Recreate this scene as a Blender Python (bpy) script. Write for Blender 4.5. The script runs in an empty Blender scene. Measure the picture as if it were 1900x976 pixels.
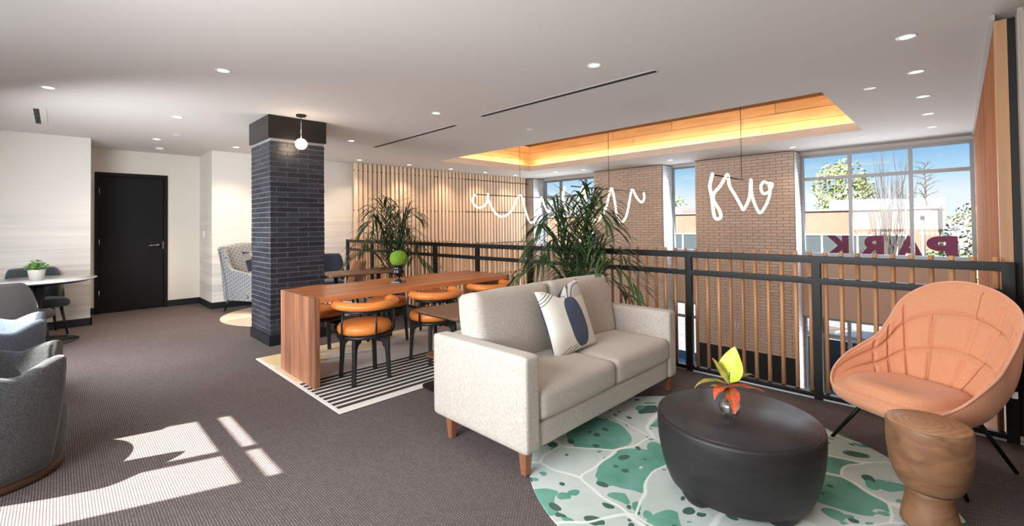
import bpy, bmesh, math, random
import numpy as np
from mathutils import Vector, Matrix, noise
random.seed(7)
PI = math.pi
S = bpy.context.scene
COL = S.collection
# ------------------------------------------------------------------ camera
cam_d = bpy.data.cameras.new('camera')
cam = bpy.data.objects.new('camera', cam_d)
COL.objects.link(cam)
cam_d.sensor_width = 36.0
cam_d.sensor_fit = 'HORIZONTAL'
cam_d.lens = 835.4156 / 1900 * 36
cam_d.shift_x = 0.0
cam_d.shift_y = -(488 - 401.3753) / 1900
cam_d.clip_start = 0.05
cam_d.clip_end = 300
RT = Vector((0.71001357, 0.70409021, -0.01173466))
UP = -Vector((-0.02030316, 0.0038111, -0.99978661))
FW = Vector((-0.70389524, 0.71010031, 0.01700119))
m = Matrix((RT, UP, -FW)).transposed().to_4x4()
m.translation = (0, 0, 1.33)
cam.matrix_world = m
S.camera = cam
# ------------------------------------------------------------------ render look
S.view_settings.view_transform = 'Standard'
S.view_settings.look = 'None'
S.view_settings.gamma = 1.0
S.view_settings.use_curve_mapping = False
S.view_settings.exposure = 1.15
S.render.engine = 'CYCLES'
S.cycles.use_denoising = True
S.cycles.max_bounces = 7
S.cycles.diffuse_bounces = 4
S.cycles.glossy_bounces = 3
S.cycles.transmission_bounces = 6
S.cycles.transparent_max_bounces = 12
S.cycles.sample_clamp_indirect = 6.0
S.cycles.caustics_reflective = False
S.cycles.caustics_refractive = False
# ------------------------------------------------------------------ sky
W = bpy.data.worlds.new('sky')
S.world = W
W.use_nodes = True
nt = W.node_tree
bg = nt.nodes['Background']
tc = nt.nodes.new('ShaderNodeTexCoord')
sep = nt.nodes.new('ShaderNodeSeparateXYZ')
rp = nt.nodes.new('ShaderNodeValToRGB')
nt.links.new(tc.outputs['Generated'], sep.inputs[0])
nt.links.new(sep.outputs['Z'], rp.inputs[0])
nt.links.new(rp.outputs[0], bg.inputs[0])
e = rp.color_ramp.elements
e[0].position = 0.0; e[0].color = (0.80, 0.84, 0.88, 1)
e[1].position = 1.0; e[1].color = (0.035, 0.16, 0.45, 1)
for p, c in ((0.045, (0.76, 0.82, 0.87, 1)), (0.085, (0.42, 0.63, 0.82, 1)), (0.15, (0.085, 0.33, 0.66, 1))):
    k = e.new(p); k.color = c
bg.inputs[1].default_value = 0.56
# ------------------------------------------------------------------ sun and daylight
def light(name, kind, loc, energy, color=(1, 1, 1), size=0.1, size_y=None, direction=None, parent=None, spot=None, blend=0.6, spread=None):
    d = bpy.data.lights.new(name, kind)
    d.energy = energy; d.color = color
    if kind == 'AREA':
        d.shape = 'RECTANGLE' if size_y else 'SQUARE'
        d.size = size
        if size_y: d.size_y = size_y
    elif kind == 'SUN': d.angle = size
    else: d.shadow_soft_size = size
    if spot: d.spot_size = spot; d.spot_blend = blend
    if spread: d.spread = spread
    o = bpy.data.objects.new(name, d)
    COL.objects.link(o)
    o.location = loc
    if direction is not None:
        o.rotation_euler = Vector(direction).to_track_quat('-Z', 'Y').to_euler()
    if parent: o.parent = parent
    return o
SUN_EL = math.radians(50)
SUN = Vector((0.312 * math.cos(SUN_EL), 0.95 * math.cos(SUN_EL), -math.sin(SUN_EL)))
light('sun', 'SUN', (-3, -8, 12), 15, (1.0, 0.95, 0.88), 0.009, direction=SUN)
WARM = (1.0, 0.74, 0.52)
# area lamps added at the unseen rear windows to fill in daylight
light('rear_fill_a', 'AREA', (-5.9, -0.98, 1.10), 92, (0.90, 0.95, 1.0), 2.5, 1.3, (-0.55, 1, -0.20), spread=math.radians(148))
light('daylight_window_b', 'AREA', (-3.78, -0.99, 1.25), 8, (0.88, 0.94, 1.0), 1.0, 2.2, (0, 1, 0))
light('rear_fill_c', 'AREA', (-1.55, -0.98, 1.25), 74, (0.94, 0.97, 1.0), 2.5, 1.6, (0, 1, -0.14), spread=math.radians(150))
# daylight through the tall windows over the void
light('daylight_window_d', 'AREA', (-0.95, 9.70, 1.50), 26, (0.85, 0.93, 1.0), 2.1, 1.5, (0, -1, -0.25))
light('daylight_window_h', 'AREA', (-4.2, 9.70, 1.50), 9, (0.85, 0.93, 1.0), 0.6, 1.6, (0, -1, -0.2))
light('daylight_window_e', 'AREA', (-7.35, 9.70, 1.50), 20, (0.85, 0.93, 1.0), 1.9, 1.5, (0, -1, -0.25))
light('daylight_window_f', 'AREA', (-0.95, 9.62, -1.7), 35, (0.85, 0.93, 1.0), 2.1, 2.0, (0, -1, 0))
light('daylight_window_g', 'AREA', (-7.35, 9.62, -1.7), 25, (0.85, 0.93, 1.0), 1.9, 2.0, (0, -1, 0))

# ------------------------------------------------------------------ tagging helpers
def tag(o, label=None, cat=None, group=None, kind=None):
    if label: o['label'] = label
    if cat: o['category'] = cat
    if group: o['group'] = group
    if kind: o['kind'] = kind
    return o
def empty(name, loc=(0, 0, 0), rz=0, label=None, cat=None, group=None):
    o = bpy.data.objects.new(name, None)
    COL.objects.link(o)
    o.location = loc; o.rotation_euler = (0, 0, rz)
    o.empty_display_size = 0.1
    return tag(o, label, cat, group)
def link(name, mesh, parent=None, loc=None, rot=None):
    o = bpy.data.objects.new(name, mesh)
    COL.objects.link(o)
    if parent: o.parent = parent
    if loc is not None: o.location = loc
    if rot is not None: o.rotation_euler = rot
    return o
def kids(o): return [c for c in COL.objects if c.parent == o]
def copy_tree(o, loc=None, rz=None, label=None, childmap=None):
    if childmap is None:
        childmap = {}
        for c in COL.objects:
            if c.parent: childmap.setdefault(c.parent.name, []).append(c)
    c = o.copy(); COL.objects.link(c)
    if loc is not None: c.location = loc
    if rz is not None: c.rotation_euler = (0, 0, rz)
    if label: c['label'] = label
    def rec(src, dst):
        for ch in childmap.get(src.name, []):
            d = ch.copy(); COL.objects.link(d); d.parent = dst
            rec(ch, d)
    rec(o, c)
    return c
# ------------------------------------------------------------------ materials
def nodes(mt): return mt.node_tree.nodes, mt.node_tree.links
def M(name, base, rough=0.55, metal=0.0, spec=0.5, trans=0.0, emit=None, estr=0.0, coat=0.0, sheen=0.0, ior=None):
    mt = bpy.data.materials.new(name); mt.use_nodes = True
    b = mt.node_tree.nodes['Principled BSDF']
    b.inputs['Base Color'].default_value = (*base, 1)
    b.inputs['Roughness'].default_value = rough
    b.inputs['Metallic'].default_value = metal
    b.inputs['Specular IOR Level'].default_value = spec
    b.inputs['Transmission Weight'].default_value = trans
    b.inputs['Coat Weight'].default_value = coat
    b.inputs['Sheen Weight'].default_value = sheen
    if ior: b.inputs['IOR'].default_value = ior
    if emit:
        b.inputs['Emission Color'].default_value = (*emit, 1)
        b.inputs['Emission Strength'].default_value = estr
    return mt
class G:
    """small node-graph helper bound to one material"""
    def __init__(s, mt):
        s.n, s.l = nodes(mt); s.b = s.n['Principled BSDF']
        s.co = s.n.new('ShaderNodeTexCoord').outputs['Object']
    def map(s, scale=(1, 1, 1), loc=(0, 0, 0), rot=(0, 0, 0), src=None):
        k = s.n.new('ShaderNodeMapping')
        k.inputs['Scale'].default_value = scale; k.inputs['Location'].default_value = loc; k.inputs['Rotation'].default_value = rot
        s.l.new(src or s.co, k.inputs[0]); return k.outputs[0]
    def noise(s, scale=5, detail=3, rough=0.5, src=None, dist=0.0, out=0):
        k = s.n.new('ShaderNodeTexNoise')
        k.inputs['Scale'].default_value = scale; k.inputs['Detail'].default_value = detail
        k.inputs['Roughness'].default_value = rough; k.inputs['Distortion'].default_value = dist
        s.l.new(src or s.co, k.inputs['Vector']); return k.outputs[out]
    def vor(s, scale=5, feature='F1', src=None, out='Distance', rnd=1.0):
        k = s.n.new('ShaderNodeTexVoronoi'); k.feature = feature
        k.inputs['Scale'].default_value = scale; k.inputs['Randomness'].default_value = rnd
        s.l.new(src or s.co, k.inputs['Vector']); return k.outputs[out]
    def ramp(s, src, stops, const=False):
        k = s.n.new('ShaderNodeValToRGB'); r = k.color_ramp
        if const: r.interpolation = 'CONSTANT'
        while len(r.elements) > 1: r.elements.remove(r.elements[0])
        r.elements[0].position = stops[0][0]; c = stops[0][1]
        r.elements[0].color = (*c, 1) if not isinstance(c, (int, float)) else (c, c, c, 1)
        for p, c in stops[1:]:
            q = r.elements.new(p); q.color = (*c, 1) if not isinstance(c, (int, float)) else (c, c, c, 1)
        s.l.new(src, k.inputs[0]); return k.outputs[0]
    def mix(s, f, a, b, mode='MIX'):
        k = s.n.new('ShaderNodeMix'); k.data_type = 'RGBA'; k.blend_type = mode
        for v, i in ((f, 0), (a, 6), (b, 7)):
            if isinstance(v, (int, float)): k.inputs[i].default_value = v if i == 0 else (v, v, v, 1)
            elif isinstance(v, tuple): k.inputs[i].default_value = (*v, 1)
            else: s.l.new(v, k.inputs[i])
        return k.outputs[2]
    def math(s, op, a, b=0.0, c=0.0):
        k = s.n.new('ShaderNodeMath'); k.operation = op
        for v, i in ((a, 0), (b, 1), (c, 2)):
            if isinstance(v, (int, float)): k.inputs[i].default_value = v
            else: s.l.new(v, k.inputs[i])
        return k.outputs[0]
    def xyz(s, src=None):
        k = s.n.new('ShaderNodeSeparateXYZ'); s.l.new(src or s.co, k.inputs[0]); return k.outputs
    def rand(s):
        return s.n.new('ShaderNodeObjectInfo').outputs['Random']
    def color(s, c): s.l.new(c, s.b.inputs['Base Color'])
    def rough(s, c): s.l.new(c, s.b.inputs['Roughness'])
    def bump(s, h, strength=0.3, dist=0.01):
        k = s.n.new('ShaderNodeBump'); k.inputs['Strength'].default_value = strength; k.inputs['Distance'].default_value = dist
        s.l.new(h, k.inputs['Height']); s.l.new(k.outputs[0], s.b.inputs['Normal'])
def varied(name, c1, c2, scale=(8, 8, 8), rough=0.6, bump=0.0, rnd=0.0, detail=4, dist=0.3, bdist=0.003, **kw):
    mt = M(name, c1, rough, **kw); g = G(mt)
    n = g.noise(1.0, detail, 0.55, g.map(scale), dist)
    f = g.ramp(n, [(0.3, 0.0), (0.7, 1.0)])
    c = g.mix(f, c1, c2)
    if rnd:
        r = g.math('MULTIPLY_ADD', g.rand(), rnd, 1 - rnd / 2)
        c = g.mix(1.0, c, g.n.new('ShaderNodeCombineXYZ').outputs[0], 'MULTIPLY')
        cx = [k for k in g.n if k.bl_idname == 'ShaderNodeCombineXYZ'][-1]
        for i in range(3): g.l.new(r, cx.inputs[i])
    g.color(c)
    if bump: g.bump(n, bump, bdist)
    return mt
def wood(name, c1, c2, axis='Z', rough=0.45, rnd=0.25, ring=1.0, grain=28, **kw):
    sc = {'X': (1.2, grain, grain), 'Y': (grain, 1.2, grain), 'Z': (grain, grain, 1.2)}[axis]
    return varied(name, c1, c2, sc, rough, 0.12, rnd, 5, 0.6 * ring, 0.001, **kw)
CEIL = M('ceiling_paint', (0.67, 0.635, 0.605), 0.85)
PAINT = M('white_paint', (0.78, 0.77, 0.75), 0.7)
BLACK = M('black_metal', (0.008, 0.0078, 0.0076), 0.45, 0.0, spec=.35)
BLACKW = M('black_stained_wood', (0.010, 0.010, 0.012), 0.35)
TRIMB = M('black_baseboard', (0.010, 0.012, 0.016), 0.4)
CHROME = M('chrome', (0.75, 0.75, 0.76), 0.18, 1.0)
ALU = M('window_aluminium', (0.30, 0.30, 0.31), 0.4, 0.6)
WPLASTIC = M('white_plastic', (0.8, 0.8, 0.78), 0.4)
DARKV = M('dark_void', (0.004, 0.004, 0.004), 0.9)
GLOWL = M('downlight_lens', (1, 0.9, 0.8), 0.5, emit=(1.0, 0.88, 0.74), estr=5)
NEON = M('glowing_tube', (1, 0.9, 0.75), 0.5, emit=(1.0, 0.84, 0.62), estr=1.1)
LED = M('led_strip', (1, 0.7, 0.4), 0.5, emit=(1.0, 0.62, 0.25), estr=4)
GLOBE = M('opal_globe', (1, 0.9, 0.8), 0.4, emit=(1.0, 0.78, 0.55), estr=6)
# wallpaper: cream with faint grey horizontal strata that get stronger lower down
WALLP = M('strata_wallcovering', (0.8, 0.77, 0.72), 0.75); g = G(WALLP)
n1 = g.noise(1.0, 5, 0.6, g.map((0.35, 0.35, 13)), 0.25)
n2 = g.noise(1.0, 3, 0.5, g.map((0.8, 0.8, 60)))
z = g.xyz()[2]
lowm = g.ramp(z, [(0.0, 1.0), (0.5, 0.85), (1.0, 0.0)])
zz = g.math('MULTIPLY', z, 0.42); lowm = g.ramp(zz, [(0.0, 0.9), (0.30, 0.7), (0.60, 0.45), (0.70, 0.05), (1.0, 0.0)])
st = g.ramp(n1, [(0.42, 0.0), (0.60, 1.0)])
f = g.math('MULTIPLY', st, lowm)
c = g.mix(f, (0.80, 0.76, 0.70), (0.58, 0.565, 0.55))
c = g.mix(g.math('MULTIPLY', g.ramp(n2, [(0.4, 0.0), (0.7, 1.0)]), 0.10), c, (0.62, 0.60, 0.58))
g.color(c)
WALLC = M('cream_wall_paint', (0.80, 0.75, 0.66), 0.75)
WALLR = varied('striated_wallcovering', (0.34, 0.28, 0.235), (0.52, 0.45, 0.39), (40, 40, 0.8), 0.7, 0.15)
# carpet
CARPET = M('ribbed_carpet', (0.06, 0.05, 0.05), 0.95, spec=0.15); g = G(CARPET)
bk = g.n.new('ShaderNodeTexBrick')
g.l.new(g.map((1, 1, 1), rot=(0, 0, 0)), bk.inputs['Vector'])
bk.inputs['Scale'].default_value = 1.0
bk.inputs['Brick Width'].default_value = 0.017; bk.inputs['Row Height'].default_value = 0.011
bk.inputs['Mortar Size'].default_value = 0.0022; bk.inputs['Mortar Smooth'].default_value = 0.6
bk.inputs['Color1'].default_value = (0.165, 0.135, 0.132, 1); bk.inputs['Color2'].default_value = (0.225, 0.19, 0.185, 1)
bk.inputs['Mortar'].default_value = (0.04, 0.031, 0.031, 1)
ns = g.noise(1.6, 3)
c = g.mix(g.math('MULTIPLY', g.ramp(ns, [(0.3, 0.0), (0.7, 1.0)]), 0.35), bk.outputs[0], (0.10, 0.078, 0.074))
g.color(c); g.bump(bk.outputs['Fac'], -0.5, 0.004)
# bricks
BRK = varied('glazed_dark_brick', (0.016, 0.019, 0.026), (0.040, 0.045, 0.058), (22, 22, 40), 0.34, 0.10, 0.7, 4, 0.2, 0.002)
MORT = M('grey_mortar', (0.27, 0.27, 0.285), 0.9)
BRKT = varied('painted_tan_brick', (0.64, 0.525, 0.445), (0.70, 0.585, 0.50), (14, 14, 30), 0.7, 0.2, 0.14, 4, 0.2, 0.003)
MORTT = M('painted_joint', (0.20, 0.145, 0.115), 0.9)
# woods
PINE = wood('pale_pine', (0.84, 0.65, 0.47), (0.74, 0.52, 0.35), 'Z', 0.5, 0.22)
PINEX = wood('pine_board_cove', (0.76, 0.53, 0.33), (0.58, 0.36, 0.19), 'X', 0.5, 0.35, grain=10)
PINEY = wood('pine_board_cove_side', (0.76, 0.53, 0.33), (0.58, 0.36, 0.19), 'Y', 0.5, 0.35, grain=10)
OAKR = wood('reddish_slat_wood', (0.50, 0.21, 0.085), (0.34, 0.13, 0.05), 'Z', 0.8, 0.35, spec=.15)
SPIND = wood('spindle_wood', (0.58, 0.30, 0.14), (0.42, 0.20, 0.09), 'Z', 0.45, 0.5)
ACAC_Y = wood('acacia_top', (0.58, 0.215, 0.08), (0.42, 0.14, 0.05), 'Y', 0.32, 0.5, grain=16, spec=0.4)
ACAC_Z = wood('acacia_end', (0.52, 0.23, 0.125), (0.24, 0.09, 0.045), 'Z', 0.38, 0.7, grain=16)
WALN = wood('dark_walnut', (0.20, 0.10, 0.055), (0.10, 0.05, 0.03), 'Y', 0.4, 0.1, grain=22)
LEGW = wood('walnut_leg', (0.34, 0.14, 0.07), (0.22, 0.085, 0.04), 'Z', 0.4, 0.1)
STUMPW = varied('carved_teak', (0.34, 0.165, 0.08), (0.16, 0.075, 0.036), (5, 5, 14), 0.55, 0.4, 0, 6, 1.2, 0.004)
STUMPT = M('teak_end_grain', (0.5, 0.25, 0.12), 0.45); g = G(STUMPT)
w = g.n.new('ShaderNodeTexWave'); w.wave_type = 'RINGS'; w.rings_direction = 'Z'
w.inputs['Scale'].default_value = 11; w.inputs['Distortion'].default_value = 7; w.inputs['Detail'].default_value = 3; w.inputs['Detail Scale'].default_value = 1.2
g.l.new(g.map((1, 1, 1), (0.03, 0.02, 0)), w.inputs['Vector'])
g.color(g.ramp(w.outputs[0], [(0.0, (0.38, 0.185, 0.09)), (1.0, (0.50, 0.27, 0.14))])); g.bump(w.outputs[0], 0.15, 0.002)
# fabrics
def fabric(name, c1, c2, scale=260, rough=0.9, bump=0.25, streak=False, sheen=0.2):
    mt = M(name, c1, rough, sheen=sheen, spec=0.25); g = G(mt)
    n = g.noise(1.0, 2, 0.6, g.map((scale, scale, scale * (0.25 if streak else 1))))
    n2 = g.noise(6, 2)
    c = g.mix(g.ramp(n, [(0.35, 0.0), (0.65, 1.0)]), c1, c2)
    c = g.mix(g.math('MULTIPLY', n2, 0.12), c, tuple(x * 0.7 for x in c1))
    g.color(c); g.bump(n, bump, 0.002); return mt
SOFA = fabric('oatmeal_weave', (0.62, 0.565, 0.50), (0.40, 0.355, 0.31), 340, streak=True)
PEACH = fabric('peach_felt', (0.83, 0.385, 0.215), (0.74, 0.32, 0.17), 200, bump=0.12)
PEACHD = fabric('peach_piping', (0.86, 0.46, 0.32), (0.8, 0.4, 0.27), 200)
BOUCLE = fabric('charcoal_boucle', (0.03, 0.03, 0.032), (0.105, 0.105, 0.105), 210, bump=0.7)
BOUCLEB = fabric('blue_grey_boucle', (0.075, 0.09, 0.115), (0.17, 0.195, 0.23), 210, bump=0.6)
GREYF = fabric('taupe_felt', (0.04, 0.034, 0.03), (0.026, 0.023, 0.021), 180)
TEALF = fabric('slate_teal_fabric', (0.065, 0.085, 0.092), (0.04, 0.053, 0.06), 180)
NAVYF = fabric('navy_fabric', (0.012, 0.016, 0.032), (0.02, 0.026, 0.05), 180)
TANF = fabric('tan_leatherette', (0.42, 0.20, 0.10), (0.34, 0.16, 0.08), 90)
LEATH = varied('orange_leather', (0.84, 0.28, 0.06), (0.72, 0.22, 0.045), (7, 7, 7), 0.36, 0.05, 0, 3, 0.2, 0.002, spec=0.45)
LEATHD = M('brown_leather', (0.10, 0.035, 0.02), 0.4)
COFFEE = varied('blackened_wood', (0.010, 0.0095, 0.010), (0.022, 0.020, 0.020), (3, 3, 26), 0.5, 0.3, 0, 5, 0.8, 0.004)
COFFEET = varied('blackened_wood_top', (0.018, 0.016, 0.018), (0.034, 0.030, 0.032), (6, 3, 6), 0.45, 0.1, 0, 5, 0.8, 0.002)
MARBLE = varied('pale_marble', (0.72, 0.73, 0.76), (0.55, 0.57, 0.62), (2, 6, 2), 0.15, 0, 0, 6, 2.0)
GLOSSB = M('gloss_black_ceramic', (0.006, 0.006, 0.008), 0.08, coat=0.5)
MOSS = varied('moss', (0.10, 0.24, 0.012), (0.20, 0.36, 0.03), (60, 60, 60), 0.95, 0.9, 0, 4, 0.4, 0.01)
PALM = varied('palm_green', (0.022, 0.055, 0.018), (0.055, 0.11, 0.03), (4, 4, 4), 0.4, 0, 0.6)
PALMS = varied('palm_stem', (0.10, 0.15, 0.05), (0.06, 0.09, 0.03), (8, 8, 8), 0.5)
HERB = varied('herb_green', (0.10, 0.26, 0.05), (0.22, 0.42, 0.10), (20, 20, 20), 0.5)
POTC = M('stone_pot', (0.50, 0.46, 0.42), 0.8)
SOIL = M('soil', (0.03, 0.02, 0.015), 0.95)
# glass
def make_glass(name, tint=(1, 1, 1), refl=0.08):
    mt = bpy.data.materials.new(name); mt.use_nodes = True
    n, l = nodes(mt); n.remove(n['Principled BSDF'])
    out = n['Material Output']
    t = n.new('ShaderNodeBsdfTransparent'); t.inputs[0].default_value = (*tint, 1)
    gl = n.new('ShaderNodeBsdfGlossy'); gl.inputs['Roughness'].default_value = 0.02
    mx = n.new('ShaderNodeMixShader'); mx.inputs[0].default_value = refl
    l.new(t.outputs[0], mx.inputs[1]); l.new(gl.outputs[0], mx.inputs[2]); l.new(mx.outputs[0], out.inputs[0])
    return mt
GLASS = make_glass('window_glass', (0.96, 0.98, 0.98), 0.015)
def rim_glass(name, lo, hi, blend=0.35, tint=(1, 1, 1)):
    mt = make_glass(name, tint, lo); n, l = nodes(mt)
    lw = n.new('ShaderNodeLayerWeight'); lw.inputs['Blend'].default_value = blend
    mr = n.new('ShaderNodeMapRange'); mr.inputs['To Min'].default_value = lo; mr.inputs['To Max'].default_value = hi
    l.new(lw.outputs['Facing'], mr.inputs['Value'])
    mx = [k for k in n if k.bl_idname == 'ShaderNodeMixShader'][0]; l.new(mr.outputs[0], mx.inputs[0]); return mt
VGLASS = rim_glass('clear_vase_glass', 0.07, 0.85, 0.45)
WATER = rim_glass('water', 0.02, 0.25, 0.3, (0.97, 0.98, 0.98))
# ------------------------------------------------------------------ mesh helpers
class MB:
    def __init__(s): s.v = []; s.f = []; s.mi = []; s.sm = []
    def add(s, vs, fs, mi=0, smooth=False):
        o = len(s.v); s.v += [tuple(p) for p in vs]
        s.f += [tuple(i + o for i in f) for f in fs]; s.mi += [mi] * len(fs); s.sm += [smooth] * len(fs); return s
    def box(s, a, b, mi=0, M4=None):
        (x0, y0, z0), (x1, y1, z1) = a, b
        vs = [(x0, y0, z0), (x1, y0, z0), (x1, y1, z0), (x0, y1, z0), (x0, y0, z1), (x1, y0, z1), (x1, y1, z1), (x0, y1, z1)]
        if M4: vs = [M4 @ Vector(v) for v in vs]
        return s.add(vs, [(0, 3, 2, 1), (4, 5, 6, 7), (0, 1, 5, 4), (1, 2, 6, 5), (2, 3, 7, 6), (3, 0, 4, 7)], mi)
    def bar(s, p, q, w, h=None, up=(0, 0, 1), mi=0, taper=1.0):
        """square-section bar from p to q"""
        h = h or w; p = Vector(p); q = Vector(q); d = (q - p).normalized()
        u = d.cross(Vector(up))
        if u.length < 1e-4: u = d.cross(Vector((1, 0, 0)))
        u.normalize(); v = u.cross(d).normalized(); vs = []
        for c, k in ((p, 1.0), (q, taper)):
            for a, b in ((-1, -1), (1, -1), (1, 1), (-1, 1)): vs.append(c + u * a * w / 2 * k + v * b * h / 2 * k)
        return s.add(vs, [(0, 3, 2, 1), (4, 5, 6, 7), (0, 1, 5, 4), (1, 2, 6, 5), (2, 3, 7, 6), (3, 0, 4, 7)], mi)
    def tube(s, pts, r, seg=8, closed=False, mi=0, cap=True, ry=None, up=(0, 0, 1)):
        pts = [Vector(p) for p in pts]; n = len(pts)
        rs = r if isinstance(r, (list, tuple)) else [r] * n
        prev = None; vs = []
        for i, p in enumerate(pts):
            if closed: d = pts[(i + 1) % n] - pts[i - 1]
            else: d = pts[min(i + 1, n - 1)] - pts[max(i - 1, 0)]
            d = d.normalized() if d.length > 1e-9 else Vector((0, 0, 1))
            if ry is not None:
                u = d.cross(Vector(up)); u = u.normalized() if u.length > 1e-5 else Vector((1, 0, 0))
            elif prev is None:
                u = d.cross(Vector((0.13, 0.21, 0.97)))
                u = u.normalized() if u.length > 1e-3 else Vector((1, 0, 0))
            else:
                u = (prev - d * prev.dot(d)); u = u.normalized() if u.length > 1e-6 else d.orthogonal().normalized()
            prev = u; v = u.cross(d).normalized()
            for k in range(seg):
                a = 2 * PI * k / seg
                vs.append(p + u * math.cos(a) * rs[i] + v * math.sin(a) * (ry if ry is not None else rs[i]) * (1 if ry is None else rs[i] / max(rs)))
        fs = []
        for i in range(n if closed else n - 1):
            for k in range(seg):
                a = i * seg + k; b = i * seg + (k + 1) % seg; j = ((i + 1) % n) * seg
                fs.append((a, j + k, j + (k + 1) % seg, b))
        s.add(vs, fs, mi, True)
        if cap and not closed:
            o = len(s.v) - len(vs)
            s.f += [tuple(o + k for k in range(seg)), tuple(o + (n - 1) * seg + k for k in reversed(range(seg)))]; s.mi += [mi] * 2; s.sm += [False] * 2
        return s
    def lathe(s, prof, seg=32, c=(0, 0, 0), mi=0, sx=1.0, sy=1.0, smooth=True):
        vs = []; fs = []; n = len(prof)
        for r, z in prof:
            for k in range(seg):
                a = 2 * PI * k / seg
                vs.append((c[0] + r * sx * math.cos(a), c[1] + r * sy * math.sin(a), c[2] + z))
        for i in range(n - 1):
            for k in range(seg):
                k2 = (k + 1) % seg
                fs.append((i * seg + k, i * seg + k2, (i + 1) * seg + k2, (i + 1) * seg + k))
        s.add(vs, fs, mi, smooth); o = len(s.v) - len(vs)
        if prof[0][0] > 1e-5: s.f.append(tuple(o + k for k in reversed(range(seg)))); s.mi.append(mi); s.sm.append(False)
        if prof[-1][0] > 1e-5: s.f.append(tuple(o + (n - 1) * seg + k for k in range(seg))); s.mi.append(mi); s.sm.append(False)
        return s
    def prism(s, poly, z0, z1, mi=0, plane='XY', off=0):
        n = len(poly)
        def P3(a, b, c):
            return (a, b, c) if plane == 'XY' else ((a, c, b) if plane == 'XZ' else (c, a, b))
        vs = [P3(a, b, z0) for a, b in poly] + [P3(a, b, z1) for a, b in poly]
        fs = [tuple(reversed(range(n))), tuple(range(n, 2 * n))] + [(i, (i + 1) % n, n + (i + 1) % n, n + i) for i in range(n)]
        return s.add(vs, fs, mi)
    def mesh(s, name, mats, bevel=0, bseg=2, angle=40):
        me = bpy.data.meshes.new(name)
        me.from_pydata(s.v, [], s.f)
        for mt in (mats if isinstance(mats, (list, tuple)) else [mats]): me.materials.append(mt)
        me.polygons.foreach_set('material_index', s.mi)
        me.polygons.foreach_set('use_smooth', s.sm)
        bm = bmesh.new(); bm.from_mesh(me)
        if bevel:
            bmesh.ops.remove_doubles(bm, verts=bm.verts, dist=1e-5)
            ed = [e for e in bm.edges if len(e.link_faces) == 2 and e.calc_face_angle(0) > math.radians(angle)]
            bmesh.ops.bevel(bm, geom=ed, offset=bevel, segments=bseg, profile=0.5, affect='EDGES', clamp_overlap=True)
            for f in bm.faces: f.smooth = True
        bmesh.ops.recalc_face_normals(bm, faces=bm.faces)
        bm.to_mesh(me); bm.free()
        if bevel:
            # area weighted vertex normals keep the large faces flat
            acc = [Vector((0, 0, 0)) for _ in me.vertices]
            for p in me.polygons:
                for v in p.vertices: acc[v] += p.normal * p.area
            me.normals_split_custom_set_from_vertices([tuple(a.normalized()) if a.length > 0 else (0, 0, 1) for a in acc])
        me.update(); return me
    def obj(s, name, mats, parent=None, loc=None, rot=None, bevel=0, bseg=2, **k):
        o = link(name, s.mesh(name, mats, bevel, bseg), parent, loc, rot)
        return tag(o, **k) if k else o
def rbox(name, mats, a, b, r=0.02, parent=None, bseg=3, **k):
    return MB().box(a, b).obj(name, mats, parent, bevel=r, bseg=bseg, **k)
def cushion_mesh(name, mats, sx, sy, sz, r=0.04, crown=0.02, n=18, sag=None, warp=None):
    """soft rectangular cushion centred at the origin: rounded edges, crowned faces"""
    bm = bmesh.new(); bmesh.ops.create_cube(bm, size=2.0)
    bmesh.ops.subdivide_edges(bm, edges=bm.edges, cuts=n, use_grid_fill=True)
    h = Vector((sx / 2, sy / 2, sz / 2))
    for v in bm.verts:
        u = v.co.copy()
        # concentrate vertices at the edges
        u = Vector([math.sin(max(-1, min(1, t)) * PI / 2) * 0.35 + t * 0.65 for t in u])
        p = Vector((u.x * h.x, u.y * h.y, u.z * h.z))
        q = Vector([max(-(h[i] - r), min(h[i] - r, p[i])) for i in range(3)])
        d = p - q
        if d.length > 1e-9:
            p = q + d.normalized() * r
        cx = (1 - (p.x / h.x) ** 2); cy = (1 - (p.y / h.y) ** 2); cz = (1 - (p.z / h.z) ** 2)
        p.z += math.copysign(1, p.z) * crown * max(0, cx) ** .7 * max(0, cy) ** .7 * min(1, abs(p.z) / h.z)
        p.x += math.copysign(1, p.x) * crown * .3 * max(0, cy) * max(0, cz) * min(1, abs(p.x) / h.x)
        p.y += math.copysign(1, p.y) * crown * .3 * max(0, cx) * max(0, cz) * min(1, abs(p.y) / h.y)
        if warp: p = warp(p, u)
        v.co = p
    for f in bm.faces: f.smooth = True
    bmesh.ops.recalc_face_normals(bm, faces=bm.faces)
    me = bpy.data.meshes.new(name); bm.to_mesh(me); bm.free()
    for mt in (mats if isinstance(mats, (list, tuple)) else [mats]): me.materials.append(mt)
    return me
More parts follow.
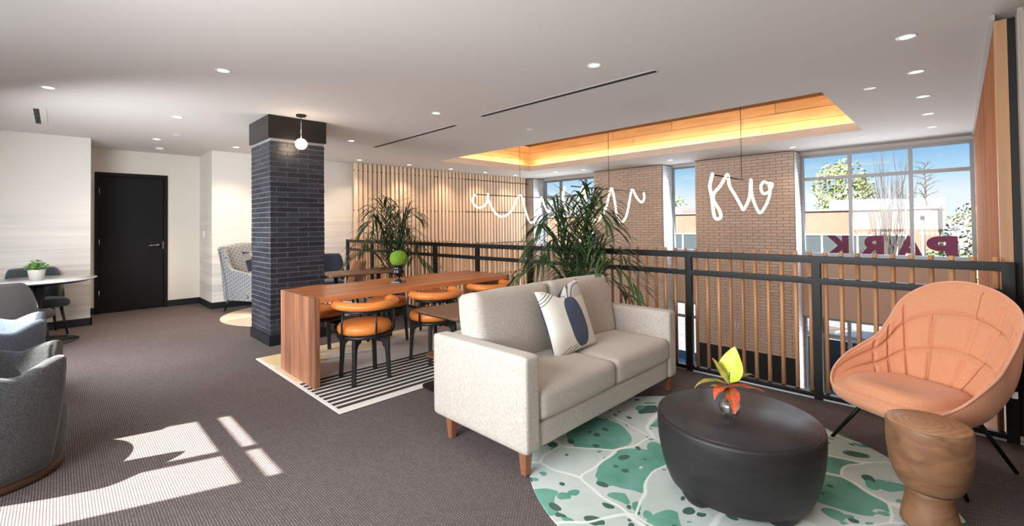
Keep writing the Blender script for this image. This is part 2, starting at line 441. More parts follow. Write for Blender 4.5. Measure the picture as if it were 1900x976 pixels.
def pillow_mesh(name, mats, w, h, t, n=26, dent_top=0.0):
    """throw pillow standing in the XZ plane: pinched corners, print side towards -Y"""
    vs = []; fs = []; mi = []
    for side in (-1, 1):
        for j in range(n + 1):
            for i in range(n + 1):
                u = -1 + 2 * i / n; v = -1 + 2 * j / n
                e = (1 - u * u) * (1 - v * v)
                k = 1 - 0.10 * (1 - v * v) * abs(u) ** 3; k2 = 1 - 0.10 * (1 - u * u) * abs(v) ** 3
                wr = 0.006 * noise.noise(Vector((u * 2.2, v * 2.2, side)))
                dent = dent_top * math.exp(-((u + .12) / .30) ** 2) * max(0, v) ** 3
                vs.append((u * w / 2 * k, side * (t / 2 * max(0, e) ** 0.42 + wr * max(0, e) ** .5), v * h / 2 * k2 - dent))
    N = (n + 1) ** 2
    for sgn, o in ((0, 0), (1, N)):
        for j in range(n):
            for i in range(n):
                a = o + j * (n + 1) + i
                q = (a, a + 1, a + n + 2, a + n + 1)
                fs.append(q if sgn == 0 else q[::-1]); mi.append(sgn)
    m = MB(); m.add(vs, fs, 0, True); m.mi = mi
    me = m.mesh(name, mats)
    bm = bmesh.new(); bm.from_mesh(me); bmesh.ops.remove_doubles(bm, verts=bm.verts, dist=2e-4); bm.to_mesh(me); bm.free()
    return me
def catmull(P, n, closed=True):
    P = np.array(P, float); k = len(P); out = []
    tot = k if closed else k - 1
    for t in np.linspace(0, tot, n, endpoint=not closed):
        i = int(min(math.floor(t), tot - 1)); f = t - i
        if closed: a, b, c, d = P[(i - 1) % k], P[i % k], P[(i + 1) % k], P[(i + 2) % k]
        else: a, b, c, d = P[max(i - 1, 0)], P[i], P[min(i + 1, k - 1)], P[min(i + 2, k - 1)]
        out.append(0.5 * ((2 * b) + (-a + c) * f + (2 * a - 5 * b + 4 * c - d) * f * f + (-a + 3 * b - 3 * c + d) * f ** 3))
    return np.array(out)
def struct(name, mb, mat, parent=None, **k):
    o = mb.obj(name, mat, parent, **k)
    if parent is None: o['kind'] = 'structure'
    return o
# ================================================================== SETTING
CZ = 2.59
LOWZ = -3.0
WY = -1.05          # window wall behind the camera (inner face)
# floor of the mezzanine
struct('floor', MB().box((-9.75, WY - 0.06, -0.30), (0.32, 4.06, 0.0)), CARPET)
edge = struct('trim_1', MB().box((-8.6, 3.985, -0.30), (0.30, 4.13, 0.012)), M('white_slab_edge', (0.72, 0.75, 0.80), 0.5))
struct('floor_lower', MB().box((-9.75, 3.0, LOWZ - 0.2), (0.32, 10.2, LOWZ)), varied('lower_floor_tile', (0.20, 0.18, 0.17), (0.28, 0.26, 0.24), (2, 2, 2), 0.35))
struct('wall_lower', MB().box((-8.6, 3.4, LOWZ), (0.3, 3.5, -0.30)), PAINT)
# ceiling with the cove opening
X0, X1, Y0, Y1 = -7.26, -0.93, 5.28, 7.95
mb = MB()
mb.box((-9.75, WY - 0.06, CZ), (0.50, Y0, CZ + 0.125)).box((-9.75, Y1, CZ), (0.50, 9.98, CZ + 0.125))
mb.box((-9.75, Y0, CZ), (X0, Y1, CZ + 0.125)).box((X1, Y0, CZ), (0.50, Y1, CZ + 0.125))
struct('ceiling', mb, CEIL)
# recessed wooden cove above the opening
CV = 0.22; CT = 3.30; TH = 0.03
mb = MB()
a0, a1, b0, b1 = X0 - CV, X1 + CV, Y0 - CV, Y1 + CV
mb.box((a0 - .06, b1, CZ + .12), (a1 + .06, b1 + .06, CT)).box((a0 - .06, b0 - .06, CZ + .12), (a1 + .06, b0, CT))
mb.box((a0 - .06, b0, CZ + .12), (a0, b1, CT)).box((a1, b0, CZ + .12), (a1 + .06, b1, CT))
cove = struct('ceiling_cove', mb, M('cove_backing', (0.2, 0.11, 0.05), 0.8))
mb = MB().box((a0 - .06, b0 - .06, CT), (a1 + .06, b1 + .06, CT + .08))
struct('cove_top', mb, CEIL, cove)
rowh = 0.163
def plank_rows(axis, fixed, lo, hi, inward, mat):
    for r in range(3):
        z0 = CZ + 0.13 + r * (rowh + 0.006); p = lo - random.uniform(0, 0.9)
        while p < hi:
            L = random.uniform(1.1, 2.1); s_, e_ = max(p, lo), min(p + L, hi)
            if e_ - s_ > 0.05:
                t = 0.02 + random.uniform(0, 0.006)
                if axis == 'X': a = (s_ + .002, fixed, z0); b = (e_ - .002, fixed + inward * t, z0 + rowh)
                else: a = (fixed, s_ + .002, z0); b = (fixed + inward * t, e_ - .002, z0 + rowh)
                a, b = tuple(map(min, a, b)), tuple(map(max, a, b))
                MB().box(a, b).obj('plank', mat, cove)
            p += L + 0.002
plank_rows('X', b1, a0, a1, -1, PINEX); plank_rows('X', b0, a0, a1, 1, PINEX)
plank_rows('Y', a0, b0, b1, 1, PINEY); plank_rows('Y', a1, b0, b1, -1, PINEY)
LZ = CZ + 0.135
mb = MB()
for a, b in (((a0 + .10, b1 - .10, LZ), (a1 - .1, b1 - .08, LZ + .012)), ((a0 + .10, b0 + .08, LZ), (a1 - .1, b0 + .10, LZ + .012)),
             ((a0 + .08, b0 + .1, LZ), (a0 + .10, b1 - .1, LZ + .012)), ((a1 - .10, b0 + .1, LZ), (a1 - .08, b1 - .1, LZ + .012))):
    mb.box(a, b)
mb.obj('led_strip', LED, cove)
CW = (1.0, 0.68, 0.33)
xm, ym = (X0 + X1) / 2, (Y0 + Y1) / 2
for loc, sx, d in (((xm, b1 - .12, LZ + .02), 6.2, (0, .75, 1)), ((xm, b0 + .12, LZ + .02), 6.2, (0, -.75, 1)),
                   ((a0 + .12, ym, LZ + .02), 2.5, (-.75, 0, 1)), ((a1 - .12, ym, LZ + .02), 2.5, (.75, 0, 1))):
    light('cove_light', 'AREA', loc, sx * 1.5, CW, sx, .04, d)
# unseen roof slab and skirt, added so that no sky light leaks in
struct('roof', MB().box((-10.2, WY - .08, 3.45), (0.9, 10.4, 3.6)), PAINT)
mb = MB().box((-10.2, WY - .08, 2.70), (0.9, WY - .04, 3.45)).box((-10.2, 10.3, 2.70), (0.9, 10.4, 3.45)).box((-10.2, WY - .08, 2.7), (-10.1, 10.4, 3.45)).box((0.8, WY - .08, 2.7), (0.9, 10.4, 3.45))
struct('roof_light_skirt', mb, PAINT)
# walls left
struct('wall_left', MB().box((-9.75, WY - .3, 0), (-8.55, 0.32, CZ)), WALLP)
mb = MB().box((-9.75, 0.32, 2.22), (-9.55, 1.77, CZ)).box((-9.75, 0.32, 0), (-9.55, 0.40, 2.22)).box((-9.75, 1.315, 0), (-9.55, 1.77, 2.22)).box((-9.95, 0.32, 0), (-9.75, 1.8, 2.3))
struct('wall_door', mb, WALLC)
struct('wall_back_left', MB().box((-9.75, 1.77, 0), (-8.65, 4.1, CZ)), WALLP)
struct('wall_back_void', MB().box((-9.75, 4.1, LOWZ), (-8.65, 10.0, CZ)), WALLP)
mb = MB().box((-8.55, WY, 0), (-8.535, 0.32, 0.105)).box((-8.55, 0.32, 0), (-8.535, 0.335, 0.105)).box((-9.55, 0.32, 0), (-8.535, 0.335, 0.105))
struct('baseboard_left', mb, TRIMB)
mb = MB().box((-9.55, 1.315, 0), (-9.535, 1.77, 0.105)).box((-9.55, 1.755, 0), (-8.65, 1.77, 0.105)).box((-8.65, 1.755, 0), (-8.635, 4.0, 0.105)).box((-9.55, .335, 0), (-9.535, .40, .105))
struct('baseboard_back', mb, TRIMB)
# right wall
struct('wall_right', MB().box((0.30, WY - .3, LOWZ), (0.50, 10.0, CZ)), WALLR)
struct('baseboard_right', MB().box((0.285, WY, 0), (0.30, 4.0, 0.12)), TRIMB)
# window wall behind the camera: openings (x0, x1, z0, z1)
openA = [(-7.3, -4.5, 0.45, 2.30), (-4.34, -3.235, 0.06, 2.48), (-2.9, -0.2, 0.45, 2.45)]
mb = MB(); xs = -9.75
for x0, x1, z0, z1 in openA:
    mb.box((xs, WY - .06, 0), (x0, WY, CZ)); mb.box((x0, WY - .06, 0), (x1, WY, z0)); mb.box((x0, WY - .06, z1), (x1, WY, CZ)); xs = x1
mb.box((xs, WY - .06, 0), (0.5, WY, CZ))
struct('wall_rear', mb, WALLC)
def window(name, x0, x1, z0, z1, y, mull, trans, w=0.055, d=0.06, glass=GLASS, inner=-1, shade=None, wt=None, wm=None):
    root = empty(name, ((x0 + x1) / 2, y, z0)); root['kind'] = 'structure'
    cx = (x0 + x1) / 2
    X = lambda x: x - cx
    mb = MB(); 
    mb.box((X(x0), -d / 2, 0), (X(x0) + w, d / 2, z1 - z0)).box((X(x1) - w, -d / 2, 0), (X(x1), d / 2, z1 - z0))
    mb.box((X(x0) + w, -d / 2, 0), (X(x1) - w, d / 2, w)).box((X(x0) + w, -d / 2, z1 - z0 - w), (X(x1) - w, d / 2, z1 - z0))
    mb.obj('window_frame', ALU, root)
    wm = wm or w; wt = wt or w
    for mx in mull: MB().box((X(mx) - wm / 2, -d / 2, w), (X(mx) + wm / 2, d / 2, z1 - z0 - w)).obj('mullion', ALU, root)
    edges = [x0 + w] + [q for mx in mull for q in (mx - wm / 2, mx + wm / 2)] + [x1 - w]
    zs = [w] + [q for t in trans for q in (t - z0 - wt / 2, t - z0 + wt / 2)] + [z1 - z0 - w]
    for i in range(0, len(edges), 2):
        for t in trans: MB().box((X(edges[i]), -d / 2, t - z0 - wt / 2), (X(edges[i + 1]), d / 2, t - z0 + wt / 2)).obj('transom', ALU, root)
        for j in range(0, len(zs), 2):
            MB().box((X(edges[i]), -0.003, zs[j]), (X(edges[i + 1]), 0.003, zs[j + 1])).obj('pane', glass, root)
    return root
window('window_1', -4.34, -3.235, 0.06, 2.48, WY - 0.03, [-3.685], [2.275], 0.02, 0.05, wt=0.09, wm=0.06)
SHADE = M('roller_shade_cloth', (0.8, 0.8, 0.8), 0.9)
for nm, x0, x1 in (('window_2', -7.3, -4.5), ('window_3', -2.9, -0.2)):  # unseen windows added for the rear lamps, shades keep the sun out
    r = window(nm, x0, x1, 0.45, 2.45, WY - 0.03, [(x0 * 2 + x1) / 3, (x0 + x1 * 2) / 3], [], 0.05, 0.06)
    MB().box((-(x1 - x0) / 2 + .02, 0.034, 0.03), ((x1 - x0) / 2 - .02, 0.037, 1.98)).obj('roller_shade', SHADE, r)
# ------------------------------------------------------------------ far wall with windows
BY = 9.28; GY = 9.75
struct('wall_far_lintel', MB().box((-8.65, GY - .02, 2.53), (0.3, 9.98, CZ)), PAINT)
# drywall aprons between upper and lower windows
APR = M('tan_apron', (0.60, 0.46, 0.37), 0.8)
def apron(n, x0, x1):
    o = struct('wall_apron_%d' % n, MB().box((x0, GY - .10, -0.41), (x1, 9.95, 0.67)), APR)
    MB().box((x0, GY - .13, 0.67), (x1, GY - .02, 0.69)).obj('window_sill', PAINT, o)
apron(1, -8.36, -6.34); apron(2, -4.56, -3.85); apron(3, -2.07, 0.17)
# upper windows
window('window_4', -2.07, 0.19, 0.69, 2.53, GY, [-1.333, -0.535], [2.09], 0.05, 0.07, wt=0.055)
window('window_5', -4.56, -3.85, 0.69, 2.55, GY, [], [], 0.04, 0.07)
window('window_6', -8.36, -6.34, 0.69, 2.53, GY, [-7.75, -6.92], [2.07], 0.05, 0.07, wt=0.055)
# lower windows
window('window_7', -2.07, 0.19, LOWZ, -0.41, GY, [-1.39, -0.6], [-0.74], 0.05, 0.07)
window('window_8', -4.56, -3.85, LOWZ, -0.41, GY, [], [-0.74], 0.05, 0.07)
window('window_9', -8.36, -6.34, LOWZ, -0.41, GY, [-7.7, -7.0], [-0.74], 0.05, 0.07)
# ------------------------------------------------------------------ brickwork
def bricks(root, faces, bl, bh, joint, depth, mat, altmat=None, limit=300, name='brick', stuffname='upper_bricks', ref=(0, 0, 1.33), jitter=0.0015):
    """faces: (origin, u-dir, length, z0, z1, outward normal, phase, individual?)  bricks proud of the core"""
    cand = []; cache = {}
    for org, u, L, z0, z1, nrm, ph, ind in faces:
        org = Vector(org); u = Vector(u); nrm = Vector(nrm); r = 0; z = z0
        while z + bh * 0.6 < z1:
            h = min(bh - joint, z1 - z)
            x = -((r % 2) * bl / 2 + ph) % bl - bl
            while x < L:
                s_, e_ = max(x, 0.0), min(x + bl - joint, L)
                if e_ - s_ > 0.012:
                    c = org + u * (s_ + e_) / 2; c.z = z + h / 2
                    cand.append(((c - Vector(ref)).length, c, u, nrm, round(e_ - s_, 3), round(h, 3), ind))
                x += bl
            z += bh; r += 1
    cand.sort(key=lambda t: t[0] if t[6] else t[0] + 1000)
    rl = root.location
    mb = MB(); mw = MB(); n = 0
    for d, c, u, nrm, w, h, ind in cand:
        ang = math.atan2(u.y, u.x); t = depth + random.uniform(-jitter, jitter)
        c = c - rl
        R = Matrix.Translation(c) @ Matrix.Rotation(ang, 4, 'Z')
        sgn = 1 if (Matrix.Rotation(ang, 3, 'Z') @ Vector((0, 1, 0))).dot(nrm) > 0 else -1
        if ind and n < limit:
            key = (w, h)
            if key not in cache:
                cache[key] = MB().box((-w / 2, -depth, -h / 2), (w / 2, depth, h / 2)).mesh(name, mat, bevel=0.0018, bseg=1)
            o = link(name, cache[key], root, c + nrm * (t - depth), (0, 0, ang)); n += 1
        else:
            a = (-w / 2, -depth, -h / 2); b = (w / 2, depth, h / 2)
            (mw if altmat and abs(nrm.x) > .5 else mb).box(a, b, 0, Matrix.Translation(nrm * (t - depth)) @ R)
    if mb.v: mb.obj(stuffname, mat, root, kind='stuff')
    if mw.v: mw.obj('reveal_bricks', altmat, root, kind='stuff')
# dark brick column
cx0, cx1, cy0, cy1 = -6.14, -5.465, 1.67, 2.275
col = empty('brick_column', ((cx0 + cx1) / 2, (cy0 + cy1) / 2, 0)); col['kind'] = 'structure'
hx, hy = (cx1 - cx0) / 2, (cy1 - cy0) / 2
MB().box((-hx + .006, -hy + .006, 0), (hx - .006, hy - .006, CZ)).obj('column_core', MORT, col)
MB().box((-hx - .015, -hy - .015, 0), (hx + .015, hy + .015, 0.115)).obj('column_base', TRIMB, col, bevel=0.002, bseg=1)
mb = MB().box((-hx - .022, -hy - .022, 2.33), (hx + .022, hy + .022, CZ - .001))
mb.obj('column_cap', M('bronze_cap', (0.022, 0.02, 0.018), 0.35, 0.4), col, bevel=0.002, bseg=1)
F = [((cx1, cy0, 0), (0, 1, 0), cy1 - cy0, .118, 2.329, (1, 0, 0), 0.16, True), ((cx0, cy0, 0), (1, 0, 0), cx1 - cx0, .118, 2.329, (0, -1, 0), 0.05, True),
     ((cx0, cy0, 0), (0, 1, 0), cy1 - cy0, .118, 2.329, (-1, 0, 0), 0, False), ((cx0, cy1, 0), (1, 0, 0), cx1 - cx0, .118, 2.329, (0, 1, 0), 0, False)]
bricks(col, F, 0.232, 0.0575, 0.006, 0.003, BRK, None, 300, stuffname='rear_bricks')
# tan brick piers
BRK_SKYLIT = varied('skylit_reveal_brick', (0.80, 0.81, 0.83), (0.74, 0.75, 0.78), (14, 14, 30), .7)  # pier brick whitened for the reveals, sky light put into the colour
def pier(n, x0, x1, left, right, limit):
    root = empty('brick_pier', ((x0 + x1) / 2, BY, LOWZ)); root['kind'] = 'structure'
    hx = (x1 - x0) / 2
    MB().box((-hx + .004, .005, 0), (hx - .004, 0.60, CZ - LOWZ - .001)).obj('pier_core', MORTT, root)
    MB().box((-hx - .01, -.012, 0), (hx + .01, .02, 1.86)).obj('pier_plinth', M('black_plinth_%d' % n, (0.006, 0.006, 0.008), 0.3), root)
    F = [((x0, BY, 0), (1, 0, 0), x1 - x0, -1.135, CZ - .002, (0, -1, 0), 0.05 * n, True)]
    if left: F.append(((x0, BY + .001, 0), (0, 1, 0), 0.44, -3.0, CZ - .002, (-1, 0, 0), 0.02, False))
    if right: F.append(((x1, BY + .001, 0), (0, 1, 0), 0.44, -3.0, CZ - .002, (1, 0, 0), 0.02, False))
    bricks(root, F, 0.205, 0.0575, 0.006, 0.005, BRKT, BRK_SKYLIT, limit, stuffname='farther_bricks')
    MB().box((hx - .003, -.014, 0), (hx + .003, -.004, CZ - LOWZ - .002)).obj('corner_trim', BLACK, root)
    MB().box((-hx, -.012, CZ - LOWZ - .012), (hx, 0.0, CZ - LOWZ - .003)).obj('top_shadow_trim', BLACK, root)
    return root
pier(1, -8.64, -8.36, False, True, 60)
p2 = pier(2, -6.34, -4.56, True, True, 300)
p3 = pier(3, -3.85, -2.07, True, True, 300)
# outlet on the pier
o = empty('wall_outlet', (-3.09, BY - .012, -0.68), 0, 'white double wall outlet low on the tan brick pier beyond the railing', 'outlet')
MB().box((-.04, -.006, -.06), (.04, .0, .06)).obj('cover_plate', WPLASTIC, o, bevel=.002, bseg=1)
for z in (-.027, .027): MB().box((-.016, -.009, z - .014), (.016, -.006, z + .014)).obj('socket', M('socket_grey%d' % int(z * 1000), (0.35, 0.33, 0.3), .5), o)
# ------------------------------------------------------------------ slat screens
scr = empty('slat_screen', (-8.5, 6.5, LOWZ), 0, 'tall screen of pale pine slats covering the side wall of the void', 'wooden screen')
H = CZ - LOWZ - .004
variants = [MB().box((-.03, -.033, 0.02), (.022, .033, H)).mesh('slat', PINE, bevel=.002, bseg=1) for _ in range(1)]
for i in range(49):
    y = 4.17 + i * 0.1016
    if y > 9.2: break
    link('slat', variants[0], scr, (random.uniform(-.004, .004), y - 6.5, 0))
for z in (2.43, 1.64, 0.85, 0.06, -.73, -1.52):
    MB().tube([(0.0, -2.38, z - LOWZ), (0.03, 2.7, z - LOWZ)], 0.009, 8).obj('threaded_rod', BLACK, scr)
scr2 = empty('slat_screen', (0.235, 6.7, LOWZ), 0, 'screen of reddish vertical slats on the wall beside the big window', 'wooden screen')
v2 = MB().box((-.052, -.026, 0.02), (.03, .026, H - .03)).mesh('slat', OAKR, bevel=.002, bseg=1)
for i in range(50):
    y = 4.25 + i * 0.1016
    if y > 9.7: break
    link('slat', v2, scr2, (0.0, y - 6.7, 0))
MB().box((.002, -2.60, 0.02), (.045, -2.56, H - .03)).obj('shadow_gap_strip', BLACK, scr2)  # black strip put in for the shade in the gap beside the wall
MB().box((.040, -2.5, 0.02), (.055, 3.0, H - .03)).obj('backing', M('dark_backing', (.05, .025, .015), .8), scr2)
MB().box((-.055, -2.60, 0.02), (.0, -2.55, H - .03)).obj('end_board', wood('light_end_board', (0.56, 0.32, 0.16), (0.45, 0.24, 0.11), 'Z', .5), scr2)
struct('trim_2', MB().box((0.165, 4.07, CZ - .035), (0.185, 9.6, CZ)).box((0.275, 4.05, CZ - .035), (0.30, 9.6, CZ)), M('grey_trim', (0.45, 0.42, 0.40), .5))
struct('trim_3', MB().box((0.27, 3.99, 0), (0.30, 4.24, CZ - .036)), varied('pale_striated_post', (0.5, 0.43, 0.37), (0.36, 0.3, 0.26), (60, 60, 1), .6))
# ------------------------------------------------------------------ door
dr = empty('door_1', (-9.55, 0.8575, 0)); dr['kind'] = 'structure'
DK = M('black_door_paint', (0.008, 0.008, 0.0085), 0.65, spec=.25)
DF = M('black_door_frame', (0.006, 0.006, 0.0065), 0.6, spec=.25)
MB().box((-.12, -.4575, 0), (.012, -.405, 2.22)).obj('door_jamb', DF, dr); MB().box((-.12, .405, 0), (.012, .4575, 2.22)).obj('door_jamb', DF, dr)
MB().box((-.12, -.405, 2.165), (.012, .405, 2.22)).obj('door_head', DF, dr)
leaf = MB().box((-.06, -.402, .01), (-.02, .402, 2.162)).obj('door_leaf', DK, dr, bevel=.002, bseg=1)
h = MB(); h.lathe([(0, 0), (.031, 0), (.031, .008), (.012, .010), (.012, .045), (0, .045)], 20)
hm = h.mesh('door_handle', CHROME)
hd = link('door_handle', hm, leaf, (-.02, .335, 1.045), (0, PI / 2, 0))
MB().tube([(.025, .335, 1.045), (.03, .32, 1.045), (.03, .24, 1.045), (.028, .205, 1.045)], [.011, .010, .009, .008], 10).obj('handle_lever', CHROME, leaf)
MB().box((-.021, .39, .98), (-.018, .402, 1.11)).obj('latch_plate', CHROME, leaf)
for z in (.30, 1.11, 1.92): MB().tube([(-.012, -.403, z - .055), (-.012, -.403, z + .055)], .009, 8).obj('hinge', CHROME, dr)
# light switch
o = empty('light_switch', (-9.22, 1.77, 1.22), 0, 'white light switch plate on the narrow return wall beside the black door', 'light switch')
MB().box((-.04, -.008, -.06), (.04, 0, .06)).obj('cover_plate', WPLASTIC, o, bevel=.002, bseg=1)
MB().box((-.014, -.014, -.03), (.014, -.008, .03)).obj('rocker', WPLASTIC, o)
# ------------------------------------------------------------------ railing
rail = empty('guard_railing', (-4.15, 4.0, 0), 0, 'black steel guard railing with round wooden spindles along the edge of the void', 'railing')
RX0, RX1 = -8.535, 0.225
PB = 0.9722
posts = [-8.51 + PB * i for i in range(9)] + [0.20]
posts[-1] = 0.215
for a, b, nm in ((1.012, 1.066, 'top_rail'), (0.856, 0.902, 'mid_rail'), (0.016, 0.046, 'bottom_rail')):
    MB().box((RX0 + 4.15, -.025, a), (RX1 + 4.15, .025, b)).obj(nm, BLACK, rail, bevel=.002, bseg=1)
pm = MB().box((-.027, -.0255, 0), (.027, .0255, 1.0655)).mesh('post', BLACK, bevel=.002, bseg=1)
for i in range(10):
    x = -8.505 + i * (8.505 + 0.205) / 9
    link('post', pm, rail, (x + 4.15, 0, 0))
sm_ = MB(); sm_.tube([(0, 0, 0.014), (0, 0, 1.092)], 0.0145, 10)
sme = sm_.mesh('spindle', SPIND)
step = (8.505 + 0.205) / 90
for i in range(90):
    link('spindle', sme, rail, (-8.505 + 4.15 + (i + .5) * step, .042, 0))
# ================================================================== RUGS
def mrug(name, cream=False):
    mt = M(name, (0.6, 0.6, 0.6), 0.95, spec=0.15); return mt, G(mt)
RS, g = mrug('striped_abstract_rug')          # object origin at the rug's left near corner
o_ = g.xyz()
v1 = g.vor(1.35, src=g.map((1, 0.75, 1), (0.3, .2, 0)), out='Color')
sx_ = g.n.new('ShaderNodeSeparateColor'); g.l.new(v1, sx_.inputs[0])
pal = g.ramp(sx_.outputs[0], [(0.0, (0.84, 0.80, 0.76)), (0.22, (0.62, 0.58, 0.56)), (0.36, (0.80, 0.60, 0.32)), (0.48, (0.86, 0.74, 0.70)), (0.68, (0.55, 0.55, 0.58)), (0.80, (0.88, 0.86, 0.82))], True)
pal = g.mix(0.12, pal, g.noise(9, 4, out=1))
pal = g.mix(0.8, (0.72, 0.66, 0.60), pal)
per = 0.0775
fr = g.math('FRACT', g.math('DIVIDE', g.math('SUBTRACT', o_[0], 1.085), per))
strp = g.math('LESS_THAN', fr, 0.62)
sc = g.mix(strp, (0.80, 0.77, 0.70), (0.055, 0.048, 0.045))
instr = g.math('MULTIPLY', g.math('GREATER_THAN', o_[0], 1.085), g.math('LESS_THAN', o_[0], 1.86))
c = g.mix(instr, pal, sc)
bord = g.math('MAXIMUM', g.math('LESS_THAN', o_[1], 0.028), g.math('GREATER_THAN', o_[0], 1.86))
c = g.mix(bord, c, (0.80, 0.77, 0.70))
yel = g.math('MULTIPLY', g.math('LESS_THAN', o_[0], 0.42), g.math('LESS_THAN', o_[1], 0.5))
c = g.mix(g.math('MULTIPLY', yel, g.math('GREATER_THAN', o_[1], 0.05)), c, (0.72, 0.55, 0.30))
g.color(c); g.bump(g.noise(300, 2), 0.2, 0.003)
rg = MB().box((0, 0, 0.001), (1.91, 2.75, 0.012)).obj('area_rug', RS, None, (-5.03, 1.40, 0), bevel=.004, bseg=1)
tag(rg, 'rectangular cream and grey rug with black stripes under the long dining table', 'rug')
# round green marbled rug
RG, g = mrug('green_marbled_rug')
wn = g.noise(1.7, 2, out=1)
wv = g.n.new('ShaderNodeVectorMath'); wv.operation = 'MULTIPLY_ADD'
g.l.new(wn, wv.inputs[0]); wv.inputs[1].default_value = (0.42, 0.42, 0.0); g.l.new(g.co, wv.inputs[2])
w2 = wv.outputs[0]
flat = g.map((1, 1, 0.0), src=w2)
base = g.mix(g.ramp(g.noise(2.2, 4, .6), [(0.35, 0.0), (0.65, 1.0)]), (0.50, 0.585, 0.52), (0.62, 0.66, 0.66))
big = g.vor(2.3, 'F1', g.map((1, 1, 0), (1.31, .37, 0), src=w2), 'Color', 0.9)
sb = g.n.new('ShaderNodeSeparateColor'); g.l.new(big, sb.inputs[0])
bigd = g.vor(2.3, 'F1', g.map((1, 1, 0), (1.31, .37, 0), src=w2), 'Distance', 0.9)
grn = g.mix(g.ramp(g.noise(5, 4), [(0.35, 0.0), (0.65, 1.0)]), (0.105, 0.30, 0.225), (0.19, 0.42, 0.33))
drk = g.mix(g.noise(6, 3), (0.05, 0.12, 0.10), (0.09, 0.16, 0.13))
isg = g.math('MULTIPLY', g.math('GREATER_THAN', sb.outputs[0], 0.47), g.math('LESS_THAN', bigd, 0.52))
c = g.mix(isg, base, grn)
def blobs(scale, off, thr, colr, c, lo=0.0):
    mp = g.map((1, 1, 0), off, src=w2)
    d = g.vor(scale, 'F1', mp, 'Distance', 0.85)
    cc = g.vor(scale, 'F1', mp, 'Color', 0.85)
    s3 = g.n.new('ShaderNodeSeparateColor'); g.l.new(cc, s3.inputs[0])
    rad = g.math('MULTIPLY', s3.outputs[1], thr)
    m_ = g.math('MULTIPLY', g.math('LESS_THAN', d, rad), g.math('GREATER_THAN', s3.outputs[0], lo))
    return g.mix(m_, c, colr)
c = blobs(4.6, (0.7, 2.3, 0), 0.62, grn, c, 0.35)
c = blobs(5.4, (3.7, 0.9, 0), 0.40, base, c, 0.55)
c = blobs(7.5, (5.1, 4.4, 0), 0.5, drk, c, 0.6)
c = blobs(13, (8.1, 1.4, 0), 0.5, grn, c, 0.55)
c = blobs(17, (2.1, 9.4, 0), 0.42, drk, c, 0.7)
ed = g.vor(2.3, 'DISTANCE_TO_EDGE', g.map((1, 1, 0), (1.31, .37, 0), src=w2), 'Distance', 0.9)
vein = g.ramp(ed, [(0.0, 1.0), (0.010, 1.0), (0.022, 0.0)])
c = g.mix(vein, c, (0.78, 0.82, 0.77))
g.color(c); g.bump(g.noise(260, 2), 0.2, 0.003)
mb = MB(); mb.lathe([(0, 0.001), (1.0, 0.001), (1.003, 0.004), (1.0, 0.007), (0, 0.007)], 96, smooth=False)
rg = mb.obj('area_rug', RG, None, (-0.96, 2.50, 0))
tag(rg, 'round green marbled rug under the black coffee table', 'rug')
RC, g = mrug('cream_round_rug')
v1 = g.vor(1.6, src=g.map((1, 1, 0), (.4, .1, 0)), out='Color')
sx_ = g.n.new('ShaderNodeSeparateColor'); g.l.new(v1, sx_.inputs[0])
g.color(g.ramp(sx_.outputs[0], [(0, (0.78, 0.70, 0.56)), (.4, (0.74, 0.58, 0.42)), (.6, (0.80, 0.75, 0.64)), (.85, (.6, .52, .42))], True))
mb = MB(); mb.lathe([(0, 0.001), (1.0, 0.001), (1.0, 0.010), (0, 0.010)], 64, smooth=False)
rg = mb.obj('area_rug', RC, None, (-7.35, 2.62, 0))
tag(rg, 'round cream rug by the wing armchair beyond the brick column', 'rug')
# ================================================================== SOFA
SX0, SX1, SY0, SY1 = -2.42, -1.60, 1.70, 3.44
sofa = empty('sofa', ((SX0 + SX1) / 2, (SY0 + SY1) / 2, 0), 0, 'oatmeal woven two seat sofa with straight arms and walnut legs', 'sofa')
hx, hy = (SX1 - SX0) / 2, (SY1 - SY0) / 2
AT = 0.115
def soft(name, a, b, r, parent, mat=SOFA, crown=0.0, n=14):
    a, b = Vector(a), Vector(b); s_ = b - a; c_ = (a + b) / 2
    me = cushion_mesh(name, mat, s_.x, s_.y, s_.z, r, crown, n)
    return link(name, me, parent, c_)
def arm(y0, y1, nm='arm'):
    # arm flares slightly outwards to the top like in the photograph
    me = cushion_mesh(nm, SOFA, 2 * hx, y1 - y0, 0.635 - 0.125, 0.022, 0.0, 16)
    return link(nm, me, sofa, (0, (y0 + y1) / 2, (0.635 + .125) / 2))
arm(-hy, -hy + AT); arm(hy - AT, hy)
soft('back_frame', (-hx, -hy + AT, .125), (-hx + .13, hy - AT, .62), .025, sofa)
soft('seat_base', (-hx + .10, -hy + AT, .125), (hx - .012, hy - AT, .265), .02, sofa)
for k, (y0, y1) in enumerate(((-hy + AT + .002, -.002), (.002, hy - AT - .002))):
    soft('seat_cushion', (-hx + .13, y0, .262), (hx + .005, y1, .43), .045, sofa, crown=.022, n=20)
def backc(y0, y1, k):
    me = cushion_mesh('back_cushion', SOFA, 0.20, y1 - y0, 0.48, 0.045, 0.02, 20, warp=lambda p, u: Vector((p.x + .02 * (1 - u.y ** 2) * (1 - u.z ** 2) * (1 if u.x > 0 else .4), p.y * (1 - .05 * max(0, u.z) ** 2) , p.z + .02 * math.copysign(1, u.z) * abs(u.y) ** 4 * (u.z > 0))))
    o = link('back_cushion', me, sofa, (-hx + .215, (y0 + y1) / 2, .635), (0, -.20, .03 * (1 - 2 * k)))
    pts = []
    for i in range(21):
        t = -1 + 2 * i / 20; yy = t * (y1 - y0) / 2 * .93
        pts.append((.112 - .016 * t * t, yy, .165 + .02 * t * t))
    MB().tube(pts, .0022, 6).obj('seam', SOFA, o)
backc(-hy + AT + .005, -.004, 0); backc(.004, hy - AT - .005, 1)
